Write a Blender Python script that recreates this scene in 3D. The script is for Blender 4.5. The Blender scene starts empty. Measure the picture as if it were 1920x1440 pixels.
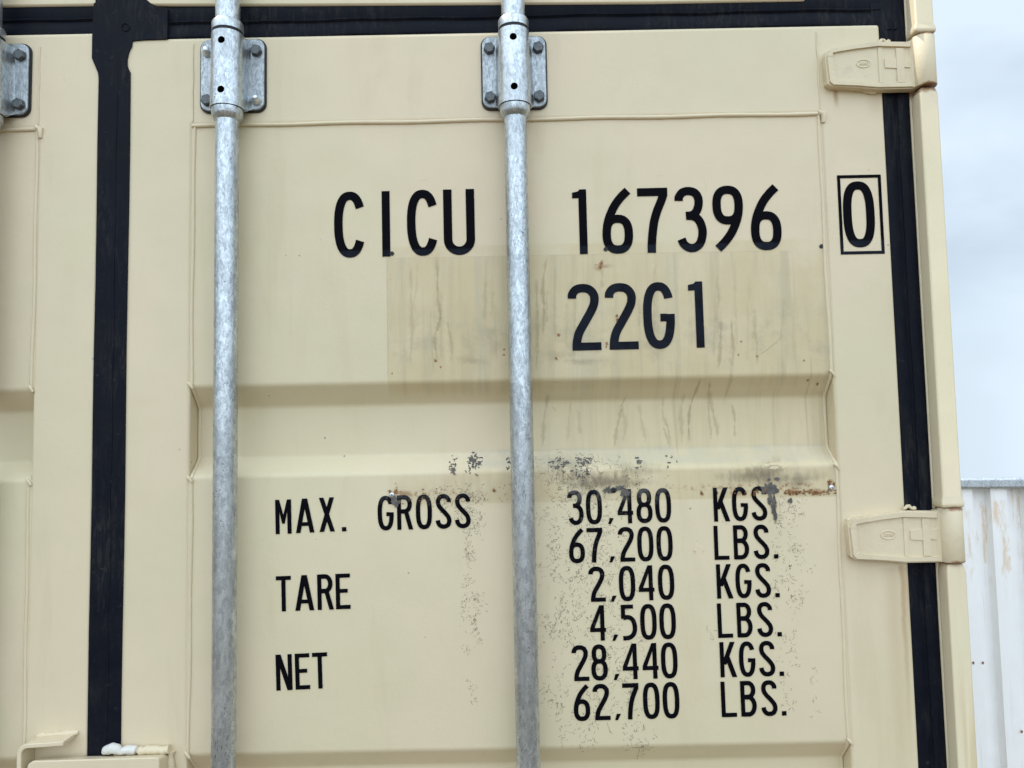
import bpy, bmesh, math, random
from mathutils import Vector, Matrix
S = bpy.context.scene
# ------------------------------------------------------------------ camera
F_PX = 1442.0
TH = math.atan(F_PX/21100.0); RO = math.atan(.0197)
CAM = Vector((.584, -1.115, 1.83))
vF = Vector((0, math.cos(TH), math.sin(TH))); vU0 = Vector((0, -math.sin(TH), math.cos(TH))); vX = Vector((1,0,0))
vU = math.cos(RO)*vU0 + math.sin(RO)*vX; vR = math.cos(RO)*vX - math.sin(RO)*vU0
cd = bpy.data.cameras.new('camera'); cam = bpy.data.objects.new('camera', cd); S.collection.objects.link(cam)
cd.sensor_width = 36; cd.lens = F_PX/1920*36; cd.clip_start = .02; cd.clip_end = 2000
m = Matrix((vR, vU, -vF)).transposed().to_4x4(); m.translation = CAM; cam.matrix_world = m
S.camera = cam
# ------------------------------------------------------------------ sky
SUN = Vector((-.50, .075, .86)).normalized()
w = bpy.data.worlds.new("World"); S.world = w; w.use_nodes = True
nt = w.node_tree; nt.nodes.clear()
def wn(t, **k):
    n = nt.nodes.new(t)
    for a, b in k.items(): setattr(n, a, b)
    return n
out = wn('ShaderNodeOutputWorld'); bg = wn('ShaderNodeBackground'); sky = wn('ShaderNodeTexSky', sky_type='NISHITA', sun_disc=False)
sky.sun_elevation = math.asin(SUN.z); sky.sun_rotation = math.atan2(SUN.x, SUN.y); sky.air_density = 1.0; sky.dust_density = 2.0
tc = wn('ShaderNodeTexCoord'); mp = wn('ShaderNodeMapping'); mp.inputs['Scale'].default_value = (1.4, 1.4, 3.0); mp.inputs['Rotation'].default_value = (.1, .12, .3)
no = wn('ShaderNodeTexNoise'); no.inputs['Scale'].default_value = 2.3; no.inputs['Detail'].default_value = 4; no.inputs['Roughness'].default_value = .45; no.inputs['Distortion'].default_value = .3
cr = wn('ShaderNodeValToRGB'); cr.color_ramp.elements[0].position = .36; cr.color_ramp.elements[1].position = .60
cr.color_ramp.elements[0].color = (.70,.70,.70,1); cr.color_ramp.elements[1].color = (1,1,1,1)
sx = wn('ShaderNodeSeparateXYZ'); mz = wn('ShaderNodeMath', operation='MAXIMUM'); mz.inputs[1].default_value = .03; cx = wn('ShaderNodeCombineXYZ')
mx = wn('ShaderNodeMix', data_type='RGBA'); mx.inputs['B'].default_value = (7.6, 8.9, 10.2, 1)
nt.links.new(tc.outputs['Generated'], sx.inputs[0]); nt.links.new(sx.outputs[0], cx.inputs[0]); nt.links.new(sx.outputs[1], cx.inputs[1]); nt.links.new(sx.outputs[2], mz.inputs[0]); nt.links.new(mz.outputs[0], cx.inputs[2])
nt.links.new(cx.outputs[0], sky.inputs['Vector']); nt.links.new(cx.outputs[0], mp.inputs['Vector']); nt.links.new(mp.outputs[0], no.inputs['Vector'])
nt.links.new(no.outputs['Fac'], cr.inputs['Fac']); nt.links.new(cr.outputs['Color'], mx.inputs['Factor'])
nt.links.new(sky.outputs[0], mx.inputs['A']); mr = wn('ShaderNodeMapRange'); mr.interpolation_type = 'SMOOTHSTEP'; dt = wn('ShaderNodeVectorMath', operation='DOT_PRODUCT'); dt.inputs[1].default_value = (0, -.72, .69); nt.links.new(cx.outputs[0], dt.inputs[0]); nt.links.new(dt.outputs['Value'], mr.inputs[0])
mr.inputs[1].default_value = .15; mr.inputs[2].default_value = .95; mr.inputs[3].default_value = 1.02; mr.inputs[4].default_value = 2.50  # sky gain added high behind the camera to brighten the door
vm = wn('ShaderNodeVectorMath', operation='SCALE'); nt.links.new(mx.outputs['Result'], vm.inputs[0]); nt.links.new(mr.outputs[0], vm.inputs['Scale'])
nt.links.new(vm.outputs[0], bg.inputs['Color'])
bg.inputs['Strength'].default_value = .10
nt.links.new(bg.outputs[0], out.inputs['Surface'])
sl = bpy.data.lights.new('sun', 'SUN'); so = bpy.data.objects.new('sun', sl); S.collection.objects.link(so)
sl.energy = 4.2; sl.angle = math.radians(.5); sl.color = (1, .96, .9)
so.rotation_euler = SUN.to_track_quat('Z', 'Y').to_euler(); so.location = (0, -3, 8)
S.view_settings.view_transform = 'Standard'; S.view_settings.look = 'None'; S.view_settings.gamma = 1; S.view_settings.exposure = 0.0

# ------------------------------------------------------------------ helpers
COL = S.collection
def at(px, py, y=0.0):
    "point of the plane world-y = y seen at photo pixel (px, py); used to measure the real plane"
    d = vF + vR*((px-960)/F_PX) - vU*((py-720)/F_PX); t = (y-CAM.y)/d.y; p = CAM + d*t
    return p.x, p.z
def tag(o, label=None, cat=None, group=None, kind=None):
    if label: o['label'] = label
    if cat: o['category'] = cat
    if group: o['group'] = group
    if kind: o['kind'] = kind
    return o
def empty(name, loc):
    o = bpy.data.objects.new(name, None); COL.objects.link(o); o.location = loc; o.empty_display_size = .3
    return o
def link(name, bm, mats, parent=None, smooth=35, bevel=0, seg=2):
    me = bpy.data.meshes.new(name); bmesh.ops.recalc_face_normals(bm, faces=bm.faces[:]) ; bm.to_mesh(me); bm.free()
    if not isinstance(mats, (list, tuple)): mats = [mats]
    for m_ in mats: me.materials.append(m_)
    if smooth:
        for p in me.polygons: p.use_smooth = True
        me.set_sharp_from_angle(angle=math.radians(smooth))
    o = bpy.data.objects.new(name, me); COL.objects.link(o)
    if parent: setpar(o, parent)
    if bevel:
        b = o.modifiers.new('bevel', 'BEVEL'); b.width = bevel; b.segments = seg; b.limit_method = 'ANGLE'; b.angle_limit = math.radians(40); b.harden_normals = False
    return o
def link_raw(name, bm, mats, parent):
    me = bpy.data.meshes.new(name); bm.to_mesh(me); bm.free()
    for m_ in mats: me.materials.append(m_)
    o = bpy.data.objects.new(name, me); COL.objects.link(o); setpar(o, parent); return o
def setpar(o, parent):
    pm = Matrix.Translation(parent.location) if parent.parent is None else Matrix.Translation(parent.location + parent.parent.location)
    o.parent = parent; o.matrix_parent_inverse = Matrix.Identity(4); o.location = o.location - (pm.translation)
def box(bm, x0, x1, y0, y1, z0, z1, mi=0):
    v = [bm.verts.new(p) for p in ((x0,y0,z0),(x1,y0,z0),(x1,y1,z0),(x0,y1,z0),(x0,y0,z1),(x1,y0,z1),(x1,y1,z1),(x0,y1,z1))]
    for f in ((0,1,2,3),(4,5,6,7),(0,1,5,4),(1,2,6,5),(2,3,7,6),(3,0,4,7)):
        bm.faces.new([v[i] for i in f]).material_index = mi
def prism(bm, pts, y0, y1, mi=0):
    "polygon of (x, z) points extruded from y0 (front) to y1"
    a = [bm.verts.new((x, y0, z)) for x, z in pts]; b = [bm.verts.new((x, y1, z)) for x, z in pts]
    n = len(pts); bm.faces.new(a).material_index = mi; bm.faces.new(b[::-1]).material_index = mi
    for i in range(n): bm.faces.new((a[i], b[i], b[(i+1)%n], a[(i+1)%n])).material_index = mi
def tube(bm, path, r, n=10, caps=True, jit=0, rnd=None, mi=0):
    path = [Vector(p) for p in path]; rings = []
    for i, p in enumerate(path):
        t = (path[min(i+1, len(path)-1)] - path[max(i-1, 0)]).normalized()
        up = Vector((0,1,0)) if abs(t.y) < .9 else Vector((1,0,0))
        u = t.cross(up).normalized(); v = t.cross(u)
        rr = (r[i] if isinstance(r, (list, tuple)) else r)
        if jit: rr *= 1 + rnd.uniform(-jit, jit)
        rings.append([bm.verts.new(p + u*math.cos(a*2*math.pi/n)*rr + v*math.sin(a*2*math.pi/n)*rr) for a in range(n)])
    for a, b in zip(rings, rings[1:]):
        for i in range(n): bm.faces.new((a[i], a[(i+1)%n], b[(i+1)%n], b[i])).material_index = mi
    if caps: bm.faces.new(rings[0]).material_index = mi; bm.faces.new(rings[-1][::-1]).material_index = mi
def lathe_z(bm, x, y, prof, n=40, mi=0, caps=True):
    "prof: list of (r, z)"
    rings = [[bm.verts.new((x+r*math.sin(a*2*math.pi/n), y-r*math.cos(a*2*math.pi/n), z)) for a in range(n)] for r, z in prof]
    for a, b in zip(rings, rings[1:]):
        for i in range(n): bm.faces.new((a[i], a[(i+1)%n], b[(i+1)%n], b[i])).material_index = mi
    if caps: bm.faces.new(rings[0]).material_index = mi; bm.faces.new(rings[-1][::-1]).material_index = mi
def rrect(cx, cz, w_, h_, r, n=6):
    pts = []
    for sx, sz, a0 in ((1,1,0),(-1,1,90),(-1,-1,180),(1,-1,270)):
        for i in range(n+1):
            a = math.radians(a0+90*i/n); pts.append((cx+sx*(w_/2-r)+r*math.cos(a), cz+sz*(h_/2-r)+r*math.sin(a)))
    return pts
def sstep(a, b, x):
    t = max(0, min(1, (x-a)/(b-a))); return t*t*(3-2*t)
def catmull(P_, k=6, closed=False):
    n = len(P_); out_ = []
    for i in range(n if closed else n-1):
        g = (lambda j: P_[j % n]) if closed else (lambda j: P_[max(0, min(n-1, j))])
        p0, p1, p2, p3 = g(i-1), g(i), g(i+1), g(i+2)
        for s in range(k):
            t = s/k
            out_.append(tuple(.5*((2*p1[c])+(-p0[c]+p2[c])*t+(2*p0[c]-5*p1[c]+4*p2[c]-p3[c])*t*t+(-p0[c]+3*p1[c]-3*p2[c]+p3[c])*t**3) for c in range(len(p1))))
    if not closed: out_.append(tuple(P_[-1]))
    return out_

# ------------------------------------------------------------------ materials
class NB:
    def __init__(s, name):
        s.m = bpy.data.materials.new(name); s.m.use_nodes = True; s.t = s.m.node_tree
        s.b = s.t.nodes['Principled BSDF']; s.o = s.t.nodes['Material Output']
        s.tc = s.t.nodes.new('ShaderNodeTexCoord'); s.geo = s.t.nodes.new('ShaderNodeNewGeometry')
        s.P = s.geo.outputs['Position']
    def put(s, inp, v):
        if isinstance(v, bpy.types.NodeSocket): s.t.links.new(v, inp)
        elif isinstance(v, (tuple, list)) and len(v) == 3 and inp.type == 'RGBA': inp.default_value = (*v, 1)
        else: inp.default_value = v
    def math(s, op, a, b=0.0, c=0.0, clamp=False):
        n = s.t.nodes.new('ShaderNodeMath'); n.operation = op; n.use_clamp = clamp
        s.put(n.inputs[0], a); s.put(n.inputs[1], b)
        if len(n.inputs) > 2: s.put(n.inputs[2], c)
        return n.outputs[0]
    def mul(s, a, b): return s.math('MULTIPLY', a, b)
    def add(s, a, b): return s.math('ADD', a, b)
    def sub(s, a, b): return s.math('SUBTRACT', a, b)
    def mx(s, a, b): return s.math('MAXIMUM', a, b)
    def ss(s, v, a, b, lo=0.0, hi=1.0):
        n = s.t.nodes.new('ShaderNodeMapRange'); n.interpolation_type = 'SMOOTHSTEP'
        s.put(n.inputs[0], v); n.inputs[1].default_value = a; n.inputs[2].default_value = b; n.inputs[3].default_value = lo; n.inputs[4].default_value = hi
        return n.outputs[0]
    def mapping(s, scale=(1,1,1), loc=(0,0,0), rot=(0,0,0), vec=None):
        n = s.t.nodes.new('ShaderNodeMapping'); s.put(n.inputs['Vector'], vec or s.P)
        n.inputs['Scale'].default_value = scale; n.inputs['Location'].default_value = loc; n.inputs['Rotation'].default_value = rot
        return n.outputs[0]
    def noise(s, scale=1, detail=3, rough=.5, dist=0, vec=None, col=False):
        n = s.t.nodes.new('ShaderNodeTexNoise'); s.put(n.inputs['Vector'], vec or s.P)
        n.inputs['Scale'].default_value = scale; n.inputs['Detail'].default_value = detail; n.inputs['Roughness'].default_value = rough; n.inputs['Distortion'].default_value = dist
        return n.outputs['Color' if col else 'Fac']
    def voro(s, scale, vec=None, feature='F1', outp='Distance', rnd=1):
        n = s.t.nodes.new('ShaderNodeTexVoronoi'); n.feature = feature; s.put(n.inputs['Vector'], vec or s.P); n.inputs['Scale'].default_value = scale
        n.inputs['Randomness'].default_value = rnd; return n.outputs[outp]
    def mix(s, f, a, b, bt='MIX'):
        n = s.t.nodes.new('ShaderNodeMix'); n.data_type = 'RGBA'; n.blend_type = bt
        s.put(n.inputs['Factor'], f); s.put(n.inputs['A'], a); s.put(n.inputs['B'], b); return n.outputs['Result']
    def xyz(s, vec=None):
        n = s.t.nodes.new('ShaderNodeSeparateXYZ'); s.put(n.inputs[0], vec or s.P); return n.outputs
    def comb(s, x, y, z):
        n = s.t.nodes.new('ShaderNodeCombineXYZ'); s.put(n.inputs[0], x); s.put(n.inputs[1], y); s.put(n.inputs[2], z); return n.outputs[0]
    def bump(s, h, strength=.3, dist=.001, nrm=None):
        n = s.t.nodes.new('ShaderNodeBump'); n.inputs['Strength'].default_value = strength; n.inputs['Distance'].default_value = dist
        s.put(n.inputs['Height'], h)
        if nrm: s.put(n.inputs['Normal'], nrm)
        return n.outputs[0]
    def fin(s, col, rough=.5, metal=0.0, nrm=None, spec=None):
        s.put(s.b.inputs['Base Color'], col); s.put(s.b.inputs['Roughness'], rough); s.put(s.b.inputs['Metallic'], metal)
        if nrm: s.put(s.b.inputs['Normal'], nrm)
        if spec is not None: s.put(s.b.inputs['Specular IOR Level'], spec)
        return s.m
    def rect(s, x, z, x0, x1, z0, z1, e=.002):
        return s.mul(s.mul(s.ss(x, x0-e, x0+e), s.ss(x, x1-e, x1+e, 1, 0)), s.mul(s.ss(z, z0-e, z0+e), s.ss(z, z1-e, z1+e, 1, 0)))
    def seg(s, vec, pts, wd):
        "soft mask round a polyline of (x, z) points"
        res = None
        for (ax, az), (bx, bz) in zip(pts, pts[1:]):
            dx, dz = bx-ax, bz-az; L2 = dx*dx+dz*dz
            X, _, Z = vec
            t = s.math('DIVIDE', s.add(s.mul(s.sub(X, ax), dx), s.mul(s.sub(Z, az), dz)), L2, clamp=True)
            ex = s.sub(s.sub(X, ax), s.mul(t, dx)); ez = s.sub(s.sub(Z, az), s.mul(t, dz))
            d = s.math('SQRT', s.add(s.mul(ex, ex), s.mul(ez, ez)))
            q = s.ss(d, wd*.25, wd, 1, 0); res = q if res is None else s.mx(res, q)
        return res

CREAM = (.668, .574, .392)
def cream_base(n, c=CREAM):
    "beige paint: mottled, with faint drifts of pinker and greener tone and tiny specks"
    a = n.noise(2.4, 4, .55); b = n.noise(9, 3, .5, vec=n.mapping(loc=(3,7,1)))
    col = n.mix(n.ss(a, .38, .62), (c[0]*.97, c[1]*.99, c[2]*.96), (c[0]*1.03, c[1]*1.0, c[2]*1.02))
    col = n.mix(n.mul(n.ss(b, .45, .75), .30), col, (c[0]*.90, c[1]*.91, c[2]*.88))
    g = n.noise(900, 2, .6); col = n.mix(n.mul(n.ss(g, .35, .65), .10), col, (c[0]*.80, c[1]*.79, c[2]*.76))
    gr_ = n.noise(1, 5, .65, .6, vec=n.mapping((16, 16, 2.4), loc=(5, 5, 5)))
    col = n.mix(n.mul(n.ss(gr_, .52, .74), .22), col, (c[0]*.74, c[1]*.70, c[2]*.58))
    hs = n.noise(1, 4, .7, 3.0, vec=n.mapping((30, 30, 75), loc=(1, 2, 3), rot=(0, .6, 0))); hm = n.ss(n.noise(4, 3, .5, vec=n.mapping(loc=(8, 1, 1))), .54, .62)
    col = n.mix(n.mul(n.mul(n.ss(n.math('ABSOLUTE', n.sub(hs, .5)), .0, .006, 1, 0), hm), .35), col, (c[0]*.55, c[1]*.53, c[2]*.47))
    sp = n.voro(26, outp='Distance'); spm = n.mul(n.ss(sp, .030, .045, 1, 0), n.ss(n.noise(3.1, 2, .5, vec=n.mapping(loc=(9,2,4))), .52, .60))
    col = n.mix(n.mul(spm, .8), col, (.12, .09, .06))
    return col
def cream_nrm(n, s_=1.0):
    h = n.add(n.add(n.mul(n.noise(420, 2, .5), .18), n.mul(n.noise(14, 3, .5), 1.4)), n.mul(n.noise(3.5, 2, .5), 4.0))
    return n.bump(h, .35*s_, .0022)
def M_cream():
    n = NB('beige_paint'); return n.fin(cream_base(n), n.ss(n.noise(30, 3, .5), .3, .7, .42, .55), 0, cream_nrm(n), .42)
def M_cream_rusty():
    "beige paint of the hinge posts: rusty weeps running down and rust at the ends by the hinge knuckles"
    n = NB('beige_paint_weathered'); col = cream_base(n); x, y, z = n.xyz()
    st = n.noise(1, 3, .5, .5, vec=n.mapping((70, 70, 2.5)))
    col = n.mix(n.mul(n.ss(st, .46, .72), n.ss(z, 1.648, 1.640, .06, .55)), col, (.50, .38, .20))
    rust = None
    for zz in (2.4015, 2.3265, 1.7125, 1.6445):
        e = n.ss(n.add(n.math('ABSOLUTE', n.sub(z, zz)), n.mul(n.sub(n.noise(120, 3, .6), .5), .012)), .001, .009, 1, 0)
        rust = e if rust is None else n.mx(rust, e)
    col = n.mix(n.mul(rust, .85), col, n.mix(n.noise(300, 3, .6), (.10, .035, .012), (.33, .15, .05)))
    return n.fin(col, .5, 0, cream_nrm(n), .4)
def M_hinge():
    n = NB('beige_cast_steel'); col = cream_base(n); x, y, z = n.xyz()
    d = n.mul(n.ss(n.noise(45, 4, .6), .5, .75), .35); col = n.mix(d, col, (.45, .38, .27))
    rust = None
    for zz in (2.4065, 2.3305, 1.7165, 1.6425):
        e = n.mul(n.ss(n.add(n.math('ABSOLUTE', n.sub(z, zz)), n.mul(n.sub(n.noise(160, 3, .6), .5), .007)), .0005, .004, 1, 0), n.ss(x, 1.188, 1.195))
        rust = e if rust is None else n.mx(rust, e)
    col = n.mix(n.mul(rust, .85), col, (.22, .08, .025))
    return n.fin(col, .48, 0, n.bump(n.add(n.mul(n.noise(300, 3, .6), .5), n.noise(60, 3, .5)), .35, .0016), .4)
def M_frame():
    "stiles and rails: as the paint, with rusty weeps under the hinges"
    n = NB('beige_paint_frame'); col = cream_base(n); x, y, z = n.xyz()
    wob = n.mul(n.sub(n.noise(1, 3, .6, vec=n.mapping((1, 1, 18))), .5), .012)
    for px, py, ln, wd, k in ((1690, 1063, .30, .006, .55), (1700, 1066, .16, .012, .4), (1566, 172, .03, .006, .8), (1640, 176, .05, .02, .25), (1672, 1067, .5, .02, .22)):
        X, Z = at(px, py)
        mk = n.mul(n.ss(n.math('ABSOLUTE', n.sub(n.add(x, wob), X)), 0, wd, 1, 0), n.mul(n.ss(z, Z-ln, Z-.005), n.ss(z, Z, Z+.004, 1, 0)))
        col = n.mix(n.mul(mk, k), col, (.36, .22, .09))
    sc = n.noise(1, 4, .7, 2.5, vec=n.mapping((40, 40, 90), rot=(0, .5, 0)))
    col = n.mix(n.mul(n.ss(sc, .70, .74), .45), col, (.38, .33, .26))
    return n.fin(col, .47, 0, cream_nrm(n), .42)
def M_panel():
    n = NB('beige_paint_stained'); x, y, z = n.xyz(); c = CREAM
    col = cream_base(n)
    hi = at(724, 463)[1]; hi2 = at(724, 484)[1]
    rect = n.rect(x, z, .4028, 1.048, 1.735, hi, .0025)
    rect2 = n.rect(x, z, .4032, 1.048, 1.735, hi2, .0012)
    fold = n.mx(n.ss(z, 1.884, 1.905), n.mx(n.mul(n.ss(x, .50, .72), .55), n.mul(n.ss(z, 1.79, 1.775), n.ss(x, .42, .52, .25, .9))))
    rect2 = n.mul(rect2, fold); rect = n.mul(rect, fold)
    col = n.mix(n.mul(rect, n.ss(n.noise(9, 5, .65, vec=n.mapping(loc=(6,0,2))), .36, .60, .15, .9)), col, (c[0]*.90, c[1]*.87, c[2]*.78))
    col = n.mix(n.mul(rect2, n.ss(n.noise(5, 4, .6, vec=n.mapping(loc=(1,0,5))), .35, .65, .10, .55)), col, (c[0]*.82, c[1]*.77, c[2]*.62))
    # hard edge lines of the old plate
    ed = n.mx(n.rect(x, z, .4030, .4042, 1.92, hi2-.002, .0005), n.mul(n.rect(x, z, .4030, .95, hi2-.0006, hi2+.0006, .0006), .55))
    col = n.mix(n.mul(ed, n.ss(n.noise(40, 3, .6), .35, .6, .15, .6)), col, (.40, .33, .21))
    # streaks inside the plate area
    st = n.noise(1, 5, .62, .8, vec=n.mapping((52, 0, 2.6)))
    col = n.mix(n.mul(n.mul(rect2, n.ss(st, .47, .70)), .50), col, (.45, .38, .245))
    st2 = n.noise(1, 4, .6, .9, vec=n.mapping((24, 0, 3.2), loc=(4, 0, 2)))
    col = n.mix(n.mul(n.mul(rect2, n.ss(st2, .52, .72)), .35), col, (.42, .40, .29))
    lt = n.noise(1, 4, .6, .8, vec=n.mapping((44, 0, 3.4), loc=(8, 0, 1)))
    col = n.mix(n.mul(n.mul(rect2, n.ss(lt, .56, .74)), .35), col, (c[0]*1.0, c[1]*1.0, c[2]*.98))
    # greyish cloud along the bottom of the plate area, above the fold
    cl = n.mul(n.mul(rect2, n.mul(n.ss(z, 1.915, 1.945), n.ss(z, 1.99, 2.03, 1, 0))), n.ss(n.noise(22, 5, .65), .46, .66))
    col = n.mix(n.mul(cl, .42), col, (.36, .315, .215))
    # fine runs in the first recess
    rc = n.rect(x, z, .66, 1.03, 1.80, 1.935, .012); st3 = n.noise(1, 4, .6, .7, vec=n.mapping((100, 0, 5)))
    rcx = n.ss(n.noise(6, 2, .5, vec=n.mapping((1, 0, .2), loc=(2.2, 0, 0))), .40, .6)
    col = n.mix(n.mul(n.mul(rc, n.mul(n.ss(st3, .52, .68), rcx)), .5), col, (.42, .35, .21))
    # dull grey film on the lower fold
    lf = n.rect(x, z, .52, 1.045, 1.786, 1.811, .004)
    col = n.mix(n.mul(lf, n.ss(n.noise(30, 4, .6), .3, .7, .10, .50)), col, (.44, .415, .34))
    # rust along the bottom screw line
    rl = n.mul(n.ss(n.math('ABSOLUTE', n.sub(z, n.add(1.7505, n.mul(n.sub(n.noise(26, 3, .6), .5), .012)))), .001, .006, 1, 0), n.ss(n.noise(150, 4, .7), .50, .58))
    rlx = n.mx(n.mx(n.rect(x, z, .925, .955, 1.6, 1.9, .01), n.rect(x, z, .965, 1.012, 1.6, 1.9, .008)), n.mul(n.mx(n.rect(x, z, .41, .50, 1.6, 1.9, .02), n.rect(x, z, .82, .93, 1.6, 1.9, .02)), .5))
    col = n.mix(n.mul(n.mul(rl, rlx), .95), col, n.mix(n.noise(400, 2, .5), (.16, .045, .012), (.42, .17, .05)))
    # dusting of rust specks over the word on the left
    rs = n.mul(n.ss(n.voro(330), .16, .25, 1, 0), n.ss(n.noise(55, 4, .7), .50, .60))
    rsr = n.mul(n.rect(x, z, .45, .63, 1.742, 1.768, .008), 1)
    col = n.mix(n.mul(n.mul(rs, rsr), .75), col, (.33, .17, .07))
    oc = n.mul(n.rect(x, z, .41, .64, 1.735, 1.775, .012), n.ss(n.noise(24, 4, .6), .35, .65, .15, .6)); col = n.mix(oc, col, (.50, .40, .24))
    # surface finish
    return n.fin(col, n.ss(n.noise(24, 3, .5), .3, .7, .44, .58), 0, cream_nrm(n), .40)
def M_rubber():
    n = NB('black_rubber'); x, y, z = n.xyz()
    d = n.noise(16, 5, .7, .4); d2 = n.noise(1, 4, .7, .6, vec=n.mapping((240, 240, 40)))
    col = n.mix(n.ss(d, .40, .75), (.0030, .0045, .010), (.0085, .0095, .013)); col = n.mix(n.mul(n.ss(d2, .55, .75), n.ss(d, .45, .65, .10, .55)), col, (.030, .032, .034))
    wh = n.noise(1, 5, .7, 1.5, vec=n.mapping((70, 70, 70), loc=(5, 5, 5))); col = n.mix(n.mul(n.ss(wh, .62, .74), .30), col, (.10, .10, .095))
    du = n.noise(1, 5, .72, 1.0, vec=n.mapping((120, 120, 22), loc=(2, 2, 7))); big = n.noise(5, 3, .5)
    col = n.mix(n.mul(n.mul(n.ss(du, .46, .70), n.ss(big, .42, .62)), .75), col, (.030, .029, .027))
    return n.fin(col, n.ss(d, .3, .7, .48, .68), 0, n.bump(n.noise(220, 4, .6), .35, .0008), .10)
def M_galv(name='galvanised_steel', dark=1.0, rot=(0, .5, 0), rough=.30):
    n = NB(name)
    v = n.voro(240, vec=n.mapping((1, 1, .45), rot=rot), outp='Color'); g = n.noise(1, 5, .68, 1.2, vec=n.mapping((260, 260, 120), rot=rot)); g2 = n.noise(42, 5, .62, vec=n.mapping((1.2, 1.2, .35)))
    vx = n.xyz(v)[0]
    f = n.ss(n.add(n.mul(vx, .16), n.mul(g, .84)), .30, .68)
    col = n.mix(f, (.33*dark, .355*dark, .37*dark), (.62*dark, .665*dark, .685*dark)); col = n.mix(n.mul(n.ss(g2, .44, .66), .30), col, (.22*dark, .235*dark, .24*dark))
    ft = n.noise(1, 3, .6, 2.0, vec=n.mapping((230, 230, 110), rot=(0, .5, 0)))
    sp2 = n.mul(n.ss(ft, .60, .65), n.ss(n.noise(19, 3, .6, vec=n.mapping((1, 1, .5), loc=(1, 9, 3))), .50, .60))
    sp = n.mul(n.ss(n.voro(120), .06, .12, 1, 0), n.ss(n.noise(40, 2, .6, vec=n.mapping(loc=(3, 3, 3))), .58, .62))
    col = n.mix(n.mul(n.mx(sp, sp2), .8), col, (.09, .095, .10))
    return n.fin(col, n.ss(g, .3, .7, rough+.1, rough-.06), .80, n.bump(n.add(g, n.mul(vx, .15)), .22, .0005), .5)
def simple(name, col, rough=.5, metal=0.0, var=.15, scale=60, bump=.2, spec=.5):
    n = NB(name); f = n.noise(scale, 4, .6)
    return n.fin(n.mix(n.ss(f, .3, .7), tuple(c*(1-var) for c in col), tuple(min(1, c*(1+var)) for c in col)), rough, metal, n.bump(f, bump, .0006), spec)
def M_letters():
    n = NB('black_vinyl'); x, y, z = n.xyz()
    dust = n.mul(n.ss(z, 2.106, 2.109, 1, 0), n.ss(z, 1.742, 1.75)); f = n.noise(35, 4, .65)
    col = n.mix(n.mul(dust, n.ss(f, .3, .7, .45, 1)), (.003, .003, .005), (.014, .017, .025))
    sc = n.mul(n.ss(n.noise(1, 5, .75, 1.5, vec=n.mapping((230, 0, 190))), .60, .66), n.mul(n.rect(x, z, .665, .80, 1.44, 1.77, .03), n.ss(z, 1.5, 1.74, .25, 1.0)))
    col = n.mix(n.mul(sc, .7), col, (.20, .19, .18))
    gy = n.mul(n.ss(z, 1.727, 1.745), n.mul(n.ss(z, 1.77, 1.78, 1, 0), n.ss(n.noise(70, 4, .7), .42, .62))); gyx = n.mx(n.rect(x, z, .65, .80, 1.6, 1.8, .02), n.mul(n.rect(x, z, .38, .50, 1.6, 1.8, .02), .5))
    col = n.mix(n.mul(n.mul(gy, gyx), .75), col, (.12, .115, .11))
    return n.fin(col, .55, 0, n.bump(n.noise(200, 3, .6), .1, .0004), .03)
def M_scuff(name, col, alpha):
    n = NB(name); n.fin(col, .7); f = n.noise(420, 3, .6)
    n.put(n.b.inputs['Alpha'], n.mul(n.ss(f, .30, .62), alpha)); return n.m
def M_soft(name, col, lo, hi, sc, mul=1.0, str_=(1, 1, 1)):
    "stain that fades out at its own edges (uv: x 0..1 across, y strength), broken up by noise"
    n = NB(name); n.fin(col, .6); uv = n.xyz(n.tc.outputs['UV'])
    e = n.sub(1.0, n.math('ABSOLUTE', n.sub(n.mul(uv[0], 2), 1))); f = n.noise(1, 5, .65, .4, vec=n.mapping(tuple(sc*q for q in str_)))
    a = n.mul(n.ss(n.add(e, n.mul(n.sub(f, .5), 1.1)), lo, hi), n.mul(uv[1], mul)); n.put(n.b.inputs['Alpha'], a); return n.m
DRIP = M_soft('dried_run', (.40, .33, .20), .05, 1.15, 90, .66, (1, 1, .25)); SOOT = M_soft('sooty_film', (.25, .20, .135), .15, 1.1, 75, .60, (1.6, 1, .6)); RSTN = M_soft('rust_stain', (.36, .17, .06), .2, .9, 150, .7)
CR = M_cream(); CRR = M_cream_rusty(); HG = M_hinge(); FR = M_frame(); PN = M_panel(); RB = M_rubber(); GV = M_galv(); LT = M_letters()
GVP = M_galv('galvanised_plate', .80, (0, .2, 0), .5); GVR = M_galv('galvanised_rail', 1.0, (0, 0, 0), .55); BOLT = simple('zinc_bolt', (.105, .115, .12), .5, .55, .25, 300); DOME = simple('bright_zinc', (.62, .68, .72), .34, .9, .25, 220)
HOLE = simple('hole_shade_and_black_part', (.006, .006, .006), .6); PAD = simple('black_pad', (.012, .012, .013), .6)  # HOLE: shade inside holes painted black; also black washers and rivet parts
SC1 = M_scuff('scuff_dark', (.085, .070, .052), .72); SC2 = M_scuff('scuff_soft', (.235, .195, .135), .62); PEEL = simple('bare_grey_primer', (.098, .088, .076), .7, 0, .35, 120, .4)
RUST = simple('flaking_rust', (.22, .095, .032), .8, 0, .6, 260, .6); RIV = simple('rivet_steel', (.62, .62, .64), .35, .8, .2, 200)
WELD = simple('white_weld_sealer', (.66, .64, .58), .5, 0, .08, 120, .5)
rnd = random.Random(7)

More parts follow.
